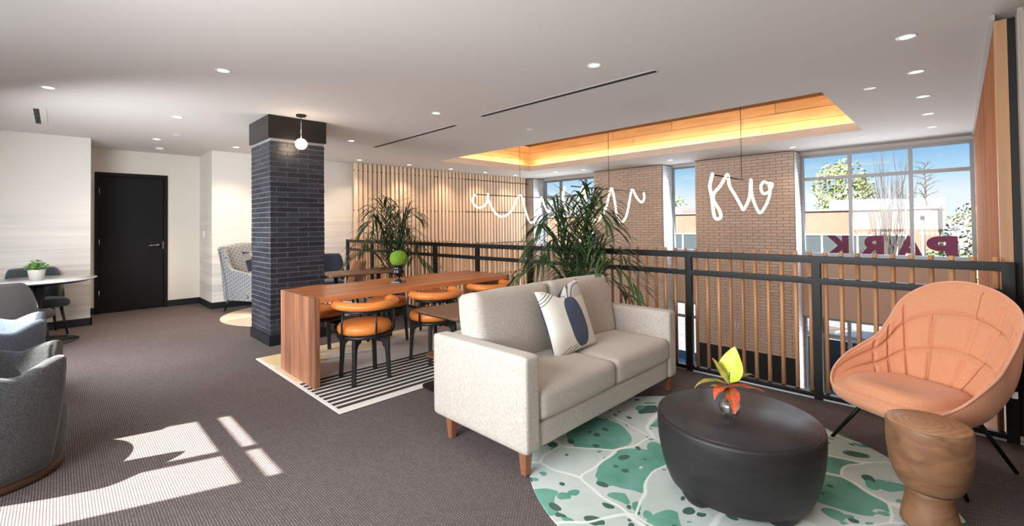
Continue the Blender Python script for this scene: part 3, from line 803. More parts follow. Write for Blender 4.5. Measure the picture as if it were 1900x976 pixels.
lg = MB(); lg.add([(-.018, -.018, 0), (.018, -.018, 0), (.018, .018, 0), (-.018, .018, 0), (-.028, -.028, .13), (.028, -.028, .13), (.028, .028, .13), (-.028, .028, .13)],
                  [(0, 3, 2, 1), (4, 5, 6, 7), (0, 1, 5, 4), (1, 2, 6, 5), (2, 3, 7, 6), (3, 0, 4, 7)])
lme = lg.mesh('leg', LEGW, bevel=.002, bseg=1)
for sx in (-1, 1):
    for sy in (-1, 1): link('leg', lme, sofa, (sx * (hx - .05) + (.09 if sx < 0 else 0), sy * (hy - .045), 0.0 if sx < 0 else .006))
# throw pillow with navy oval
PP = M('printed_cushion', (0.8, .77, .7), .9, sheen=.2, spec=.2); g = G(PP)
x_, y_, z_ = g.xyz()
# navy rounded shape
dx = g.math('DIVIDE', g.math('SUBTRACT', x_, g.math('MULTIPLY_ADD', z_, -0.10, 0.03)), 0.085)
dz = g.math('DIVIDE', g.math('ADD', z_, 0.03), 0.175)
d2 = g.math('ADD', g.math('POWER', g.math('ABSOLUTE', dx), 2.6), g.math('POWER', g.math('ABSOLUTE', dz), 2.6))
oval = g.math('LESS_THAN', d2, 1.0)
# pale grey field, upper part to the right
gx = g.math('MULTIPLY', g.math('GREATER_THAN', g.math('ADD', x_, g.math('MULTIPLY', z_, .2)), 0.03), g.math('GREATER_THAN', z_, 0.13))
c = g.mix(gx, (0.80, 0.765, 0.68), (0.55, 0.53, 0.51))
# bundles of thin dark lines at the top corners and the bottom corner
def lines(c, ex, lo, hi, per):
    fr = g.math('FRACT', g.math('DIVIDE', ex, per)); on = g.math('LESS_THAN', fr, 0.25)
    m_ = g.math('MULTIPLY', on, g.math('MULTIPLY', g.math('GREATER_THAN', ex, lo), g.math('LESS_THAN', ex, hi)))
    return g.mix(m_, c, (0.03, 0.035, 0.05))
rr = g.math('SQRT', g.math('ADD', g.math('POWER', g.math('SUBTRACT', x_, .18), 2.0), g.math('POWER', g.math('SUBTRACT', z_, .06), 2.0)))
top = g.math('GREATER_THAN', z_, .10)
c2_ = lines(c, rr, .15, .235, .026)
c = g.mix(g.math('MULTIPLY', top, g.math('GREATER_THAN', x_, -.04)), c, c2_)
e2 = g.math('ADD', g.math('MULTIPLY', x_, 0.45), z_)
c3_ = lines(c, g.math('SUBTRACT', z_, g.math('MULTIPLY', x_, .5)), .235, .31, .022)
c = g.mix(g.math('LESS_THAN', x_, -.06), c, c3_)
c4_ = lines(c, g.math('MULTIPLY', g.math('ADD', z_, g.math('MULTIPLY', x_, -.35)), -1.0), .13, .20, .02)
c = g.mix(g.math('MULTIPLY', g.math('LESS_THAN', z_, -.17), g.math('LESS_THAN', x_, -.0)), c, c4_)
c = g.mix(oval, c, (0.035, 0.055, 0.115))
g.color(g.mix(g.math('MULTIPLY', g.noise(250, 2), .15), c, (.3, .28, .25))); g.bump(g.noise(250, 2), .2, .002)
NAVB = fabric('navy_cushion_back', (0.018, 0.022, 0.05), (0.03, 0.035, 0.07), 220)
pl = link('throw_pillow', pillow_mesh('throw_pillow', [PP, NAVB], .46, .50, .14, dent_top=.075))
tag(pl, 'cream throw pillow with a dark navy oval leaning on the sofa', 'pillow')
pl.rotation_mode = 'XYZ'
Rm = Matrix.Rotation(math.radians(86), 4, 'Z') @ Matrix.Rotation(math.radians(-16), 4, 'X') @ Matrix.Rotation(math.radians(-7), 4, 'Y')
pl.matrix_world = Matrix.Translation((-1.975, 2.53, .655)) @ Rm
# ================================================================== COFFEE TABLE, VASE
ct = empty('coffee_table', (-0.80, 2.365, .007), math.radians(20), 'round blackened wood coffee table with curved sides on the green rug', 'coffee table')
prof = [(.0, .035), (.295, .035), (.318, .05), (.338, .10), (.354, .16), (.366, .23), (.371, .30), (.371, .350), (.368, .361), (.357, .3655)]
mb = MB().lathe(prof, 72)
mb.obj('body', COFFEE, ct)
MB().lathe([(0, .362), (.352, .362), (.356, .3655), (.354, .369), (0, .369)], 72).obj('tabletop', COFFEET, ct)
fm = MB(); 
for i in range(1): fm.lathe([(.035, 0), (.05, .02), (.06, .06), (.05, .08)], 14, sx=1.5, sy=.8)
fme = fm.mesh('foot', COFFEE)
for k in range(4):
    a = PI / 4 + k * PI / 2
    link('foot', fme, ct, (.262 * math.cos(a), .262 * math.sin(a), 0), (0, 0, a + PI / 2))
TZ = .007 + .369
v = empty('glass_vase', (-.817, 2.33, TZ), 0, 'small round clear glass vase of water on the coffee table', 'vase')
outp = [(0.0, .0015), (.022, .001), (.036, .008), (.047, .024), (.050, .042), (.046, .060), (.033, .078), (.019, .090), (.0155, .098), (.018, .106)]
inp = [(r - .003 if r > .004 else 0, z + (.003 if z < .05 else 0)) for r, z in outp][::-1]
MB().lathe(outp + [(0.0165, .107)] + inp[0:], 40).obj('glass_body', VGLASS, v)
MB().lathe([(0, .0052), (.020, .0055), (.032, .0115), (.0425, .027), (.0455, .042), (.0445, .050), (0, .050)], 32).obj('water', WATER, v)
cs = empty('croton_cutting', (-.817, 2.33, TZ + .012), 0, 'croton cutting with yellow green and red leaves standing in the glass vase', 'plant cutting')
STEMC = M('green_stem', (.08, .14, .05), .5)
MB().tube([(0, 0, -.004), (.002, 0, .05), (-.001, .001, .11), (0, 0, .16), (.001, 0, .20)], [.0028, .0028, .0026, .003, .002], 8).obj('stem', STEMC, cs)
def leaf_mesh(name, mat, L, wd, curl=0.4, fold=0.18, n=12, tip=1.6, wave=0.0):
    """leaf growing along +X, midrib along the axis, curling down"""
    vs = []; fs = []
    ang = 0.0; p = Vector((0, 0, 0)); st = L / n
    for i in range(n + 1):
        t = i / n
        hw = wd / 2 * (math.sin(PI * min(1, t ** .75)) ** .8 if 0 < t < 1 else 0.02) * (1 - .15 * t)
        a = -curl * t * t * 1.6
        for k in (-1, -.5, 0, .5, 1):
            wz = wave * math.sin(t * 14 + k * 2) * abs(k)
            vs.append((p.x, k * hw, p.z + fold * abs(k) * hw + wz))
        p = p + Vector((math.cos(a), 0, math.sin(a))) * st
    for i in range(n):
        for k in range(4):
            a = i * 5 + k; fs.append((a, a + 1, a + 6, a + 5))
    m_ = MB(); m_.add(vs, fs, 0, True); return m_
def leafmat(name, c1, c2, vein):
    mt = M(name, c1, .4, spec=.5); g = G(mt)
    n = g.noise(28, 4); c = g.mix(g.ramp(n, [(.42, 0.0), (.58, 1.0)]), c1, c2)
    x_, y_, z_ = g.xyz()
    ya = g.math('ABSOLUTE', y_)
    mid = g.math('LESS_THAN', ya, .0016)
    fr = g.math('FRACT', g.math('MULTIPLY', g.math('SUBTRACT', x_, g.math('MULTIPLY', ya, .7)), 75))
    sv = g.math('MULTIPLY', g.math('LESS_THAN', fr, .2), .7)
    c = g.mix(g.math('MAXIMUM', mid, sv), c, vein)
    g.color(c); return mt
LY = leafmat('yellow_green_leaf', (.62, .62, .03), (.42, .55, .03), (.75, .72, .10))
LG = leafmat('green_pink_leaf', (.10, .20, .03), (.30, .30, .04), (.75, .35, .10))
LR = leafmat('red_leaf', (.62, .06, .03), (.18, .10, .03), (.80, .18, .06))
def put_leaf(parent, z, az, el, mt, L, wd, curl, lab=None, roll=0):
    o = leaf_mesh('leaf', mt, L * 1.18, wd * 1.18, curl, wave=.002).obj('leaf', mt, parent, (0, 0, z))
    o.rotation_mode = 'QUATERNION'
    o.rotation_quaternion = (Matrix.Rotation(az, 4, 'Z') @ Matrix.Rotation(-el, 4, 'Y') @ Matrix.Rotation(roll, 4, 'X')).to_quaternion()
    if lab: o['label'] = lab
DG = math.radians
put_leaf(cs, .15, DG(40), DG(82), LY, .15, .105, .15, 'large upright yellow leaf', DG(50))
put_leaf(cs, .14, DG(215), DG(62), LG, .135, .028, .3, 'narrow upright yellow edged leaf', DG(60))
put_leaf(cs, .14, DG(225), DG(18), LG, .16, .045, .9, 'green leaf with pink veins')
put_leaf(cs, .145, DG(55), DG(30), LG, .14, .045, .9, 'green leaf with orange veins')
put_leaf(cs, .13, DG(300), DG(-18), LR, .13, .06, .7, 'red leaf hanging over the vase')
put_leaf(cs, .13, DG(255), DG(12), LR, .12, .05, 1.2, 'red and green leaf')
put_leaf(cs, .135, DG(30), DG(0), LR, .135, .045, .25, 'red leaf with a yellow tip')
put_leaf(cs, .125, DG(200), DG(5), LG, .09, .03, .5)
# ================================================================== STUMP SIDE TABLE
st = empty('stump_side_table', (-.112, 2.64, .007), DG(-15), 'carved teak drum side table with narrow foot in front of the peach armchair', 'side table')
def stump_prof(pr, name, mat, dents=True, seg=64, sx=1, sy=1):
    m_ = MB().lathe(pr, seg, sx=sx, sy=sy)
    m_.v = [(x * (1 + .02 * noise.noise(Vector((x * 9, y * 9, z * 7)))), y * (1 + .02 * noise.noise(Vector((x * 9 + 5, y * 9, z * 7)))), z) for x, y, z in m_.v]
    return m_.obj(name, mat, st)
stump_prof([(0, .165), (.085, .168), (.105, .185), (.122, .22), (.133, .26), (.139, .31), (.142, .36), (.1435, .41), (.144, .443), (.141, .447)], 'drum', STUMPW)
stump_prof([(0, .013), (.098, .013), (.102, .02), (.096, .06), (.085, .11), (.078, .15), (.080, .172), (0, .172)], 'foot', STUMPW)
MB().lathe([(0, .4455), (.138, .4455), (.141, .4475), (.139, .449), (0, .449)], 64).obj('tabletop', STUMPT, st)
# ================================================================== PEACH ARMCHAIR
def armchair():
    root = empty('armchair', (-.18, 3.371, .0), -.514, 'peach quilted shell armchair with thin black metal legs by the railing', 'armchair')
    half_rim = [(0, -.37, .405), (.16, -.368, .405), (.30, -.335, .415), (.385, -.24, .475), (.415, -.10, .555), (.408, .04, .615), (.385, .16, .68),
                (.378, .26, .78), (.365, .325, .875), (.31, .375, .955), (.18, .405, 1.03), (0, .415, 1.06)]
    rim = half_rim + [(-x, y, z) for x, y, z in half_rim[1:-1]][::-1]
    half_cr = [(0, -.345, .425), (.15, -.34, .425), (.25, -.30, .425), (.295, -.21, .425), (.305, -.11, .42), (.30, -.01, .415), (.28, .07, .41),
               (.25, .12, .405), (.20, .155, .405), (.14, .175, .40), (.07, .185, .40), (0, .19, .40)]
    cr = half_cr + [(-x, y, z) for x, y, z in half_cr[1:-1]][::-1]
    N = 264
    R = catmull(rim, N) * (.806, .94, .92) - (0, 0, .015); C = catmull(cr, N) * (.806, .94, .92) - (0, 0, .01)
    T1 = 46; T2 = 16; T3 = 18
    rings = []
    nback = 0
    cen = np.array([0, -.03, .0])
    # parameter s in 0..1 around; 0 front centre, .5 back centre
    for j in range(T1 + 1):
        t = j / T1; ring = []
        for i in range(N):
            s_ = i / N; b = max(0, 1 - abs(s_ - .5) * 2)           # 1 at back centre
            mid = (R[i] + C[i]) / 2
            lean = mid - cen; lean[2] = 0
            nrm = lean / (np.linalg.norm(lean) + 1e-9)
            k = .035 + .02 * b
            mid = mid + nrm * k + np.array([0, 0, -.01])
            p = (1 - t) ** 2 * R[i] + 2 * t * (1 - t) * mid + t * t * C[i]
            hgt = R[i][2] - C[i][2]
            if hgt > .03:
                # quilted puffing: seams across and up
                puff = 1.0
                for ts in (.30, .63): puff *= 1 - math.exp(-((t - ts) * max(hgt, .2) / .011) ** 2)
                if j > 3:
                    for ss in (.27, .345, .42, .5 - .035 if False else .465, .545, .58 if False else .62, .695, .745):
                        wd = .0042
                        puff *= 1 - math.exp(-((s_ - ss + .012 * (t - .5) * (1 if ss < .5 else -1)) / wd) ** 2) if not (t < .30 and .42 < ss < .55) else 1
                amp = .026 * min(1, hgt / .3) * min(1, t / .08)
                p = p - nrm * amp * puff + np.array([0, 0, 0])
            ring.append(p)
        rings.append(ring)
    for j in range(1, T2 + 1):
        t = j / T2; ring = []
        for i in range(N):
            c0 = np.array([0, -.08, .405])
            p = C[i] * (1 - t) + c0 * t
            p[2] = C[i][2] * (1 - t) + .405 * t + .05 * math.sin(PI * min(1, t ** .55)) * (1 - t) ** .5 + .01 * math.exp(-((t - .0) / .1) ** 2) * 0
            if j == T2: p = c0
            ring.append(p)
        rings.append(ring)
    m_ = MB(); vs = [tuple(p) for r in rings for p in r]; fs = []
    for j in range(len(rings) - 1):
        for i in range(N):
            a = j * N + i; b = j * N + (i + 1) % N
            fs.append((a, b, b + N, a + N))
    m_.add(vs, fs, 0, True)
    me = m_.mesh('upholstery', PEACH); bm = bmesh.new(); bm.from_mesh(me)
    bmesh.ops.remove_doubles(bm, verts=bm.verts, dist=1e-5); bm.to_mesh(me); bm.free()
    link('upholstery', me, root)
    SEAM = fabric('peach_seam', (0.52, 0.20, 0.10), (0.46, 0.17, 0.08), 200)
    for ts, a_, b_ in ((.30, .27, .73), (.63, .22, .78)):
        j = round(ts * T1); MB().tube([tuple(rings[j][i]) for i in range(int(a_ * N), int(b_ * N) + 1, 2)], .0024, 6).obj('seam', SEAM, root)
    for ss, t0, t1 in ((.27, .63, 1), (.345, .3, 1), (.42, .3, 1), (.465, .0, .3), (.545, .3, 1), (.62, .3, 1), (.695, .63, 1)):
        MB().tube([tuple(rings[j][round(ss * N)]) for j in range(max(2, round(t0 * T1)), round(t1 * T1) + 1)], .0022, 6).obj('seam', SEAM, root)
    # outer shell
    rings = []
    for j in range(T3 + 1):
        t = j / T3; ring = []
        for i in range(N):
            a = math.atan2(R[i][1] + .02, R[i][0])
            bot = np.array([.17 * math.cos(a), .18 * math.sin(a) - .0, .255])
            out = np.array([R[i][0], R[i][1], 0.0]); out = out / (np.linalg.norm(out) + 1e-9)
            mid = np.array([R[i][0] * .98, R[i][1] * .98, .27 + .12 * (R[i][2] - .4)]) + out * .03
            p = (1 - t) ** 2 * R[i] + 2 * t * (1 - t) * mid + t * t * bot
            ring.append(p)
        rings.append(ring)
    vs = [tuple(p) for r in rings for p in r]; fs = []
    for j in range(T3):
        for i in range(N):
            a = j * N + i; b = j * N + (i + 1) % N; fs.append((a, a + N, b + N, b))
    fs.append(tuple(T3 * N + i for i in range(N)))
    m_ = MB(); m_.add(vs, fs, 0, True); m_.obj('outer_shell', PEACH, root)
    MB().tube([tuple(p) for p in R[::2]], .0065, 8, closed=True).obj('piping', PEACHD, root)
    for x, y in ((-.335, -.22), (.335, -.22), (-.25, .31), (.25, .31)):
        d = Vector((x, y, .001)); MB().tube([d, Vector((x * .52, y * .62, .285))], [.009, .013], 10).obj('leg', BLACK, root)
    MB().tube([(-.15, -.12, .27), (.15, -.12, .27), (.13, .17, .27), (-.13, .17, .27)], .010, 8, closed=True).obj('leg_frame', BLACK, root)
    MB().box((-.012, -.001, 0), (.012, .001, .035)).obj('fabric_tag', WPLASTIC, root, (.27, .27, .40), (0, 0, .9))
    return root
armchair()
# ================================================================== DINING TABLE
DX0, DX1, DY0, DY1 = -4.50, -3.72, 1.465, 3.70
dt = empty('dining_table', ((DX0 + DX1) / 2, (DY0 + DY1) / 2, .012), 0, 'long waterfall dining table of reddish acacia staves', 'dining table')
hx, hy = (DX1 - DX0) / 2, (DY1 - DY0) / 2; TH_ = .045; TT = .742 - .012
nst = 7; w = 2 * hx / nst
cuts = [-hx]
for i in range(nst - 1): cuts.append(-hx + w * (i + 1) + random.uniform(-.018, .018))
cuts.append(hx)
for i in range(nst):
    x0, x1 = cuts[i] + .0004, cuts[i + 1] - .0004; dz = random.uniform(0, .0004)
    MB().box((x0, -hy + TH_ + .0004, TT - TH_), (x1, hy - TH_ - .0004, TT + dz)).obj('top_stave', ACAC_Y, dt, bevel=.0008, bseg=1)
    for sgn in (-1, 1):
        y0, y1 = (-hy, -hy + TH_) if sgn < 0 else (hy - TH_, hy)
        ox = random.uniform(-.0003, .0003)
        MB().box((x0, y0, 0), (x1, y1, TT)).obj('end_stave', ACAC_Z, dt, bevel=.0008, bseg=1)
# ================================================================== DINING CHAIRS
def dining_chair():
    root = empty('dining_chair', (0, 0, 0), 0, '', 'chair', 'round seat leather dining chairs at the long table')
    MB().lathe([(0, .40), (.19, .40), (.216, .41), (.226, .432), (.226, .455), (.214, .478), (.185, .492), (.10, .500), (0, .502)], 40).obj('seat', LEATH, root)
    MB().lathe([(0, .368), (.20, .368), (.228, .374), (.234, .385), (.232, .400), (.20, .404), (0, .404)], 40).obj('seat_frame', BLACKW, root)
    # legs : tapered boards with arched shoulders, at the four corners
    for k in range(4):
        a = PI / 4 + k * PI / 2
        ux = Vector((math.cos(a), math.sin(a), 0))
        poly = [(.205, 0), (.232, 0), (.222, .20), (.222, .37), (.10, .37), (.10, .325), (.155, .315), (.178, .285), (.188, .22)]
        m_ = MB(); m_.prism(poly, -.016, .016, plane='XZ')
        lo = m_.obj('leg', BLACKW, root, None, (0, 0, a), bevel=.003, bseg=1)
    # curved back bolster
    pts = []; rs = []
    for i in range(33):
        t = -1 + 2 * i / 32; a = PI / 2 + t * DG(100)
        pts.append((.235 * math.cos(a), .235 * math.sin(a) + .01, .648 + .012 * t * t)); rs.append(.052 * (1 - .0 * abs(t)) * (1 if abs(t) < .93 else math.sqrt(max(.12, 1 - ((abs(t) - .93) / .075) ** 2))))
    MB().tube(pts, rs, 18, ry=.036, up=(0, 0, 1)).obj('back_bolster', LEATH, root)
    pts2 = [(x * 1.0, y * 1.0, z - .048) for (x, y, z) in pts[3:-3]]
    MB().tube(pts2, .010, 8).obj('back_frame', BLACKW, root)
    for a in (DG(90 - 68), DG(90), DG(90 + 68)):
        c_, s_ = math.cos(a), math.sin(a)
        MB().tube([(.225 * c_, .225 * s_, .375), (.247 * c_, .247 * s_, .42), (.249 * c_, .249 * s_ + .005, .50), (.240 * c_, .240 * s_ + .01, .61)], .0085, 8).obj('upright', BLACKW, root)
    return root
ch = dining_chair()
spots = [(-3.69, 1.885, -PI / 2 - .10, 'orange leather dining chair nearest the end of the long table, sofa side'),
         (-3.69, 2.60, -PI / 2 + .04, 'middle orange leather dining chair on the sofa side of the long table'),
         (-3.69, 3.31, -PI / 2 + .02, 'orange leather dining chair on the sofa side next to the railing end of the table'),
         (-4.66, 1.90, PI / 2, 'orange leather dining chair on the brick column side nearest the table end'),
         (-4.66, 2.66, PI / 2 + .1, 'middle orange leather dining chair on the brick column side of the table'),
         (-4.66, 3.36, PI / 2, 'orange leather dining chair on the column side at the railing end of the table')]
cm = {}
for c in COL.objects:
    if c.parent: cm.setdefault(c.parent.name, []).append(c)
for i, (x, y, rz, lab) in enumerate(spots):
    if i == 0: ch.location = (x, y, .012); ch.rotation_euler = (0, 0, rz); ch['label'] = lab
    else: copy_tree(ch, (x, y, .012), rz, lab, cm)
# ================================================================== URN WITH MOSS BALL
ur = empty('topiary_urn', (-4.10, 2.47, .743), DG(20), 'black pedestal urn holding a green moss ball on the dining table', 'potted plant')
UZ = 0
MB().box((-.055, -.055, 0), (.055, .055, .012)).obj('plinth', GLOSSB, ur, bevel=.002, bseg=1)
MB().lathe([(.04, .012), (.042, .018), (.022, .03), (.014, .045), (.014, .060), (.022, .068), (.045, .078), (.062, .095), (.068, .112), (.062, .120), (.066, .124), (.056, .132), (.052, .160), (.060, .175), (.072, .180), (.070, .184), (.05, .178), (0, .172)], 36).obj('urn', GLOSSB, ur)
bm = bmesh.new(); bmesh.ops.create_icosphere(bm, subdivisions=5, radius=.088)
for v_ in bm.verts: v_.co *= 1 + .05 * noise.noise(v_.co * 40) + .03 * noise.noise(v_.co * 90); v_.co.z = v_.co.z * .95 + .245
me = bpy.data.meshes.new('moss_ball'); bm.to_mesh(me); bm.free(); me.materials.append(MOSS)
for p_ in me.polygons: p_.use_smooth = True
link('moss_ball', me, ur)
# ================================================================== CONSOLE BEHIND THE SOFA
cn = empty('console_table', (-2.89, 2.85, 0), 0, 'narrow dark walnut console with black posts between the sofa and the dining chairs', 'console table')
def rrect(hx, hy, r, n=6):
    out = []
    for cx, cy, a0 in ((hx - r, hy - r, 0), (-hx + r, hy - r, 90), (-hx + r, -hy + r, 180), (hx - r, -hy + r, 270)):
        for i in range(n + 1):
            a = DG(a0 + 90 * i / n); out.append((cx + r * math.cos(a), cy + r * math.sin(a)))
    return out
MB().prism(rrect(.28, .80, .06), .625, .642).obj('tabletop', WALN, cn)
MB().prism(rrect(.282, .802, .06), .617, .6245).obj('edge_band', BLACK, cn)
MB().prism(rrect(.24, .74, .06), .262, .28).obj('shelf', WALN, cn)
MB().prism(rrect(.27, .76, .06), .013, .025).obj('base_plate', BLACK, cn)
for y in (-.45, .45):
    for x, w_ in ((.02, .045), (-.05, .022), (.09, .022)):
        MB().box((x - w_ / 2, y - w_ / 2, .025), (x + w_ / 2, y + w_ / 2, .617)).obj('post', BLACK, cn)
# ================================================================== PALMS
def palm(name, loc, label, height, spread, nf, seed, potr=.16, poth=.32, low=.35):
    rnd = random.Random(seed)
    root = empty(name, loc, 0, label, 'potted palm')
    MB().lathe([(0, 0), (potr * .75, 0), (potr, poth), (potr * .92, poth), (potr * .9, poth - .03), (0, poth - .035)], 32).obj('planter', M('planter_grey_' + str(seed), (.10, .095, .09), .7), root)
    MB().lathe([(0, poth - .033), (potr * .89, poth - .03)], 24).obj('potting_soil', SOIL, root)
    for k in range(nf):
        az = k * 2.399 + rnd.uniform(-.3, .3); q = (k + .5) / nf
        H_ = poth - .04; L = rnd.uniform(.85, 1.0)
        reach = spread * (.42 + .68 * q) * rnd.uniform(.8, 1.15)
        top = (height - H_) * (1.0 - .62 * q ** 1.3) * rnd.uniform(.92, 1.0)
        P0 = Vector((rnd.uniform(-.05, .05), rnd.uniform(-.05, .05), H_)); d = Vector((math.cos(az), math.sin(az), 0))
        ctrl = [P0, P0 + d * reach * .14 + Vector((0, 0, top * .50)), P0 + d * reach * .52 + Vector((0, 0, top * .93)), P0 + d * reach + Vector((0, 0, top * (.94 - .34 * q)))]
        pts = [Vector(p) for p in catmull([tuple(c) for c in ctrl], 20, False)]
        fr = MB().tube(pts, [.0055 * (1 - .75 * i / 19) for i in range(20)], 5).obj('frond_stem', PALMS, root)
        lf = MB(); n = 15; i0 = 6
        for i in range(n):
            t = (i0 + (19 - i0) * (i + .3) / n); a = int(t); f_ = t - a; a = min(a, 18)
            p = pts[a].lerp(pts[a + 1], f_); tg = (pts[a + 1] - pts[a]).normalized()
            side = tg.cross(Vector((0, 0, 1))); side = side.normalized() if side.length > .1 else Vector((-d.y, d.x, 0))
            ll = (.29 + .12 * math.sin(PI * (i + .5) / n)) * rnd.uniform(.85, 1.1) * (spread / .5) ** .5
            for s_ in (-1, 1):
                dv = (side * s_ * rnd.uniform(.7, .95) + tg * rnd.uniform(.55, .9) + Vector((0, 0, rnd.uniform(.05, .30)))).normalized()
                wv = dv.cross(Vector((0, 0, 1))).normalized() * rnd.uniform(.009, .013)
                q_ = p.copy(); vs = []; m4 = 5
                for j in range(m4 + 1):
                    u = j / m4; ww = wv * (math.sin(PI * (.12 + .86 * u)) if j < m4 else .05)
                    vs += [q_ - ww, q_ + ww]
                    dd = (dv + Vector((0, 0, -1.6 * u * u))).normalized(); q_ = q_ + dd * ll / m4
                lf.add(vs, [(2 * j, 2 * j + 1, 2 * j + 3, 2 * j + 2) for j in range(m4)], 0, True)
        if k == 0:
            pass
        lf.obj('leaflets', PALM, fr)
    return root
palm('potted_palm', (-6.0, 3.52, 0), 'tall potted kentia palm at the railing beyond the dining table', 1.78, .62, 19, 3)
palm('potted_palm', (-2.66, 3.58, 0), 'tall potted kentia palm against the railing behind the sofa', 1.74, .60, 25, 11)
# ================================================================== LIGHT FITTINGS
def downlight(x, y, label, watts=9.0):
    o = empty('recessed_downlight', (x, y, CZ), 0, label, 'ceiling light', 'round recessed ceiling downlights')
    return o
dl_ring = MB().lathe([(.038, -.0005), (.040, -.004), (.058, -.003), (.060, -.0005)], 24).mesh('trim_ring', WPLASTIC)
dl_lens = MB().lathe([(0, -.0018), (.039, -.0018)], 24).mesh('lens', GLOWL)
def dl(x, y, label, watts=9.0):
    o = downlight(x, y, label)
    link('trim_ring', dl_ring, o); link('lens', dl_lens, o)
    l_ = light('downlight_lamp', 'SPOT', (0, 0, -.012), watts, WARM, .045, direction=(0, 0, -1), parent=o, spot=DG(112), blend=.9)
ordn = ['first', 'second', 'third', 'fourth', 'fifth', 'sixth', 'seventh', 'eighth']
for i, y in enumerate((8.4, 7.33, 6.25, 5.16, 4.12)):
    dl(-.23, y, '%s ceiling downlight from the window in the row beside the reddish slat screen' % ordn[i], 12)
for i, y in enumerate((8.33, 7.29, 6.25, 5.16, 4.06)):
    dl(-8.12, y, '%s ceiling downlight from the window in the row along the pine slat screen' % ordn[i], 30)
dl(-8.05, 3.02, 'ceiling downlight hidden behind the column between slat screen and wing armchair', 55)
dl(-8.05, 1.97, 'ceiling downlight above the dotted wing armchair', 55)
dl(-8.03, .98, 'ceiling downlight in front of the black door', 40)
dl(-6.27, .955, 'ceiling downlight between the black door and the brick column', 12)
dl(-4.17, .93, 'ceiling downlight over open carpet in front of the dining table end', 12)
dl(-4.157, 3.0, 'ceiling downlight above the far half of the dining table', 14)
dl(-6.35, 3.05, 'ceiling downlight just past the brick column near the slot diffuser', 14)
dl(-2.04, 3.01, 'ceiling downlight above the sofa beside the long slot diffuser', 14)
dl(-5.71, -.066, 'ceiling downlight near the small air vent above the marble table', 10)
dl(-7.0, 8.6, 'ceiling downlight in front of the far window, slat screen side', 10)
dl(-6.25, 8.72, 'ceiling downlight in front of the far window, next to the middle brick pier', 10)
dl(-4.13, 8.75, 'ceiling downlight in front of the narrow window between brick piers', 12)
dl(-1.99, 8.86, 'ceiling downlight at the corner of the brick pier and big window', 12)
# further downlights outside the view keep the room's light even
for x, y in ((-2.04, .95), (-1.0, 1.9), (-.2, 1.0), (-.2, 2.9), (-1.9, -.05), (-3.8, -.06), (-7.6, -.06)):
    pass
def disc(name, x, y, r, h_, mat, label, cat):
    o = MB().lathe([(0, -h_), (r * .8, -h_), (r, -.0015), (r, -.0005), (0, -.0005)], 24).obj(name, mat, None, (x, y, CZ))
    tag(o, label, cat); return o
disc('sprinkler_cover', -.572, 5.46, .055, .006, WPLASTIC, 'flat white sprinkler cover between the cove and the downlight row', 'sprinkler')
disc('sprinkler_cover', -1.016, 8.53, .045, .006, WPLASTIC, 'flat white sprinkler cover in front of the big window', 'sprinkler')
disc('sprinkler_cover', -4.04, 4.43, .045, .006, WPLASTIC, 'flat white sprinkler cover between the slot diffuser and the cove', 'sprinkler')
disc('sprinkler_cover', -7.49, 1.12, .045, .006, WPLASTIC, 'flat white sprinkler cover on the ceiling near the black door', 'sprinkler')
o = empty('smoke_detector', (-8.85, 1.12, CZ), 0, 'white round smoke detector on the ceiling above the black door', 'smoke detector')
MB().lathe([(0, -.045), (.03, -.045), (.045, -.035), (.05, -.02), (.065, -.012), (.065, -.0005), (0, -.0005)], 24).obj('housing', WPLASTIC, o)
MB().lathe([(.031, -.046), (.036, -.0465), (.036, -.040)], 20).obj('sensor_ring', M('grey_ring', (.3, .3, .3), .5), o)
def slot(x0, x1, y0, y1, label, blades=True):
    L = math.hypot(x1 - x0, y1 - y0); o = empty('slot_diffuser', ((x0 + x1) / 2, (y0 + y1) / 2, CZ), math.atan2(y1 - y0, x1 - x0), label, 'air diffuser')
    MB().box((-L / 2, -.045, -.004), (L / 2, -.026, -.0005)).box((-L / 2, .026, -.004), (L / 2, .045, -.0005)).box((-L / 2 - .012, -.032, -.004), (-L / 2, .032, -.0005)).box((L / 2, -.032, -.004), (L / 2 + .012, .032, -.0005)).obj('frame', CEIL, o)
    MB().box((-L / 2, -.026, -.0045), (L / 2, .026, -.001)).obj('slot', DARKV, o)
    return o
slot(-3.92, -1.76, 3.47, 3.50, 'long black slot diffuser in the ceiling above the sofa')
slot(-6.64, -4.50, 3.575, 3.54, 'shorter looking slot diffuser in the ceiling beyond the brick column')
o = empty('air_vent', (-7.25, -.165, CZ), 0, 'short white ceiling vent with dark louvres near the left wall', 'air vent')
MB().box((-.53, -.05, -.006), (.53, -.022, -.0005)).box((-.53, .022, -.006), (.53, .075, -.0005)).box((-.53, -.022, -.006), (-.49, .022, -.0005)).box((.49, -.022, -.006), (.53, .022, -.0005)).obj('frame', CEIL, o)
MB().box((-.49, -.022, -.003), (.49, .022, -.001)).obj('opening', DARKV, o)
for i in range(9): MB().box((-.44 + i * .11, -.02, -.006), (-.432 + i * .11, .02, -.003)).obj('louvre', ALU, o)
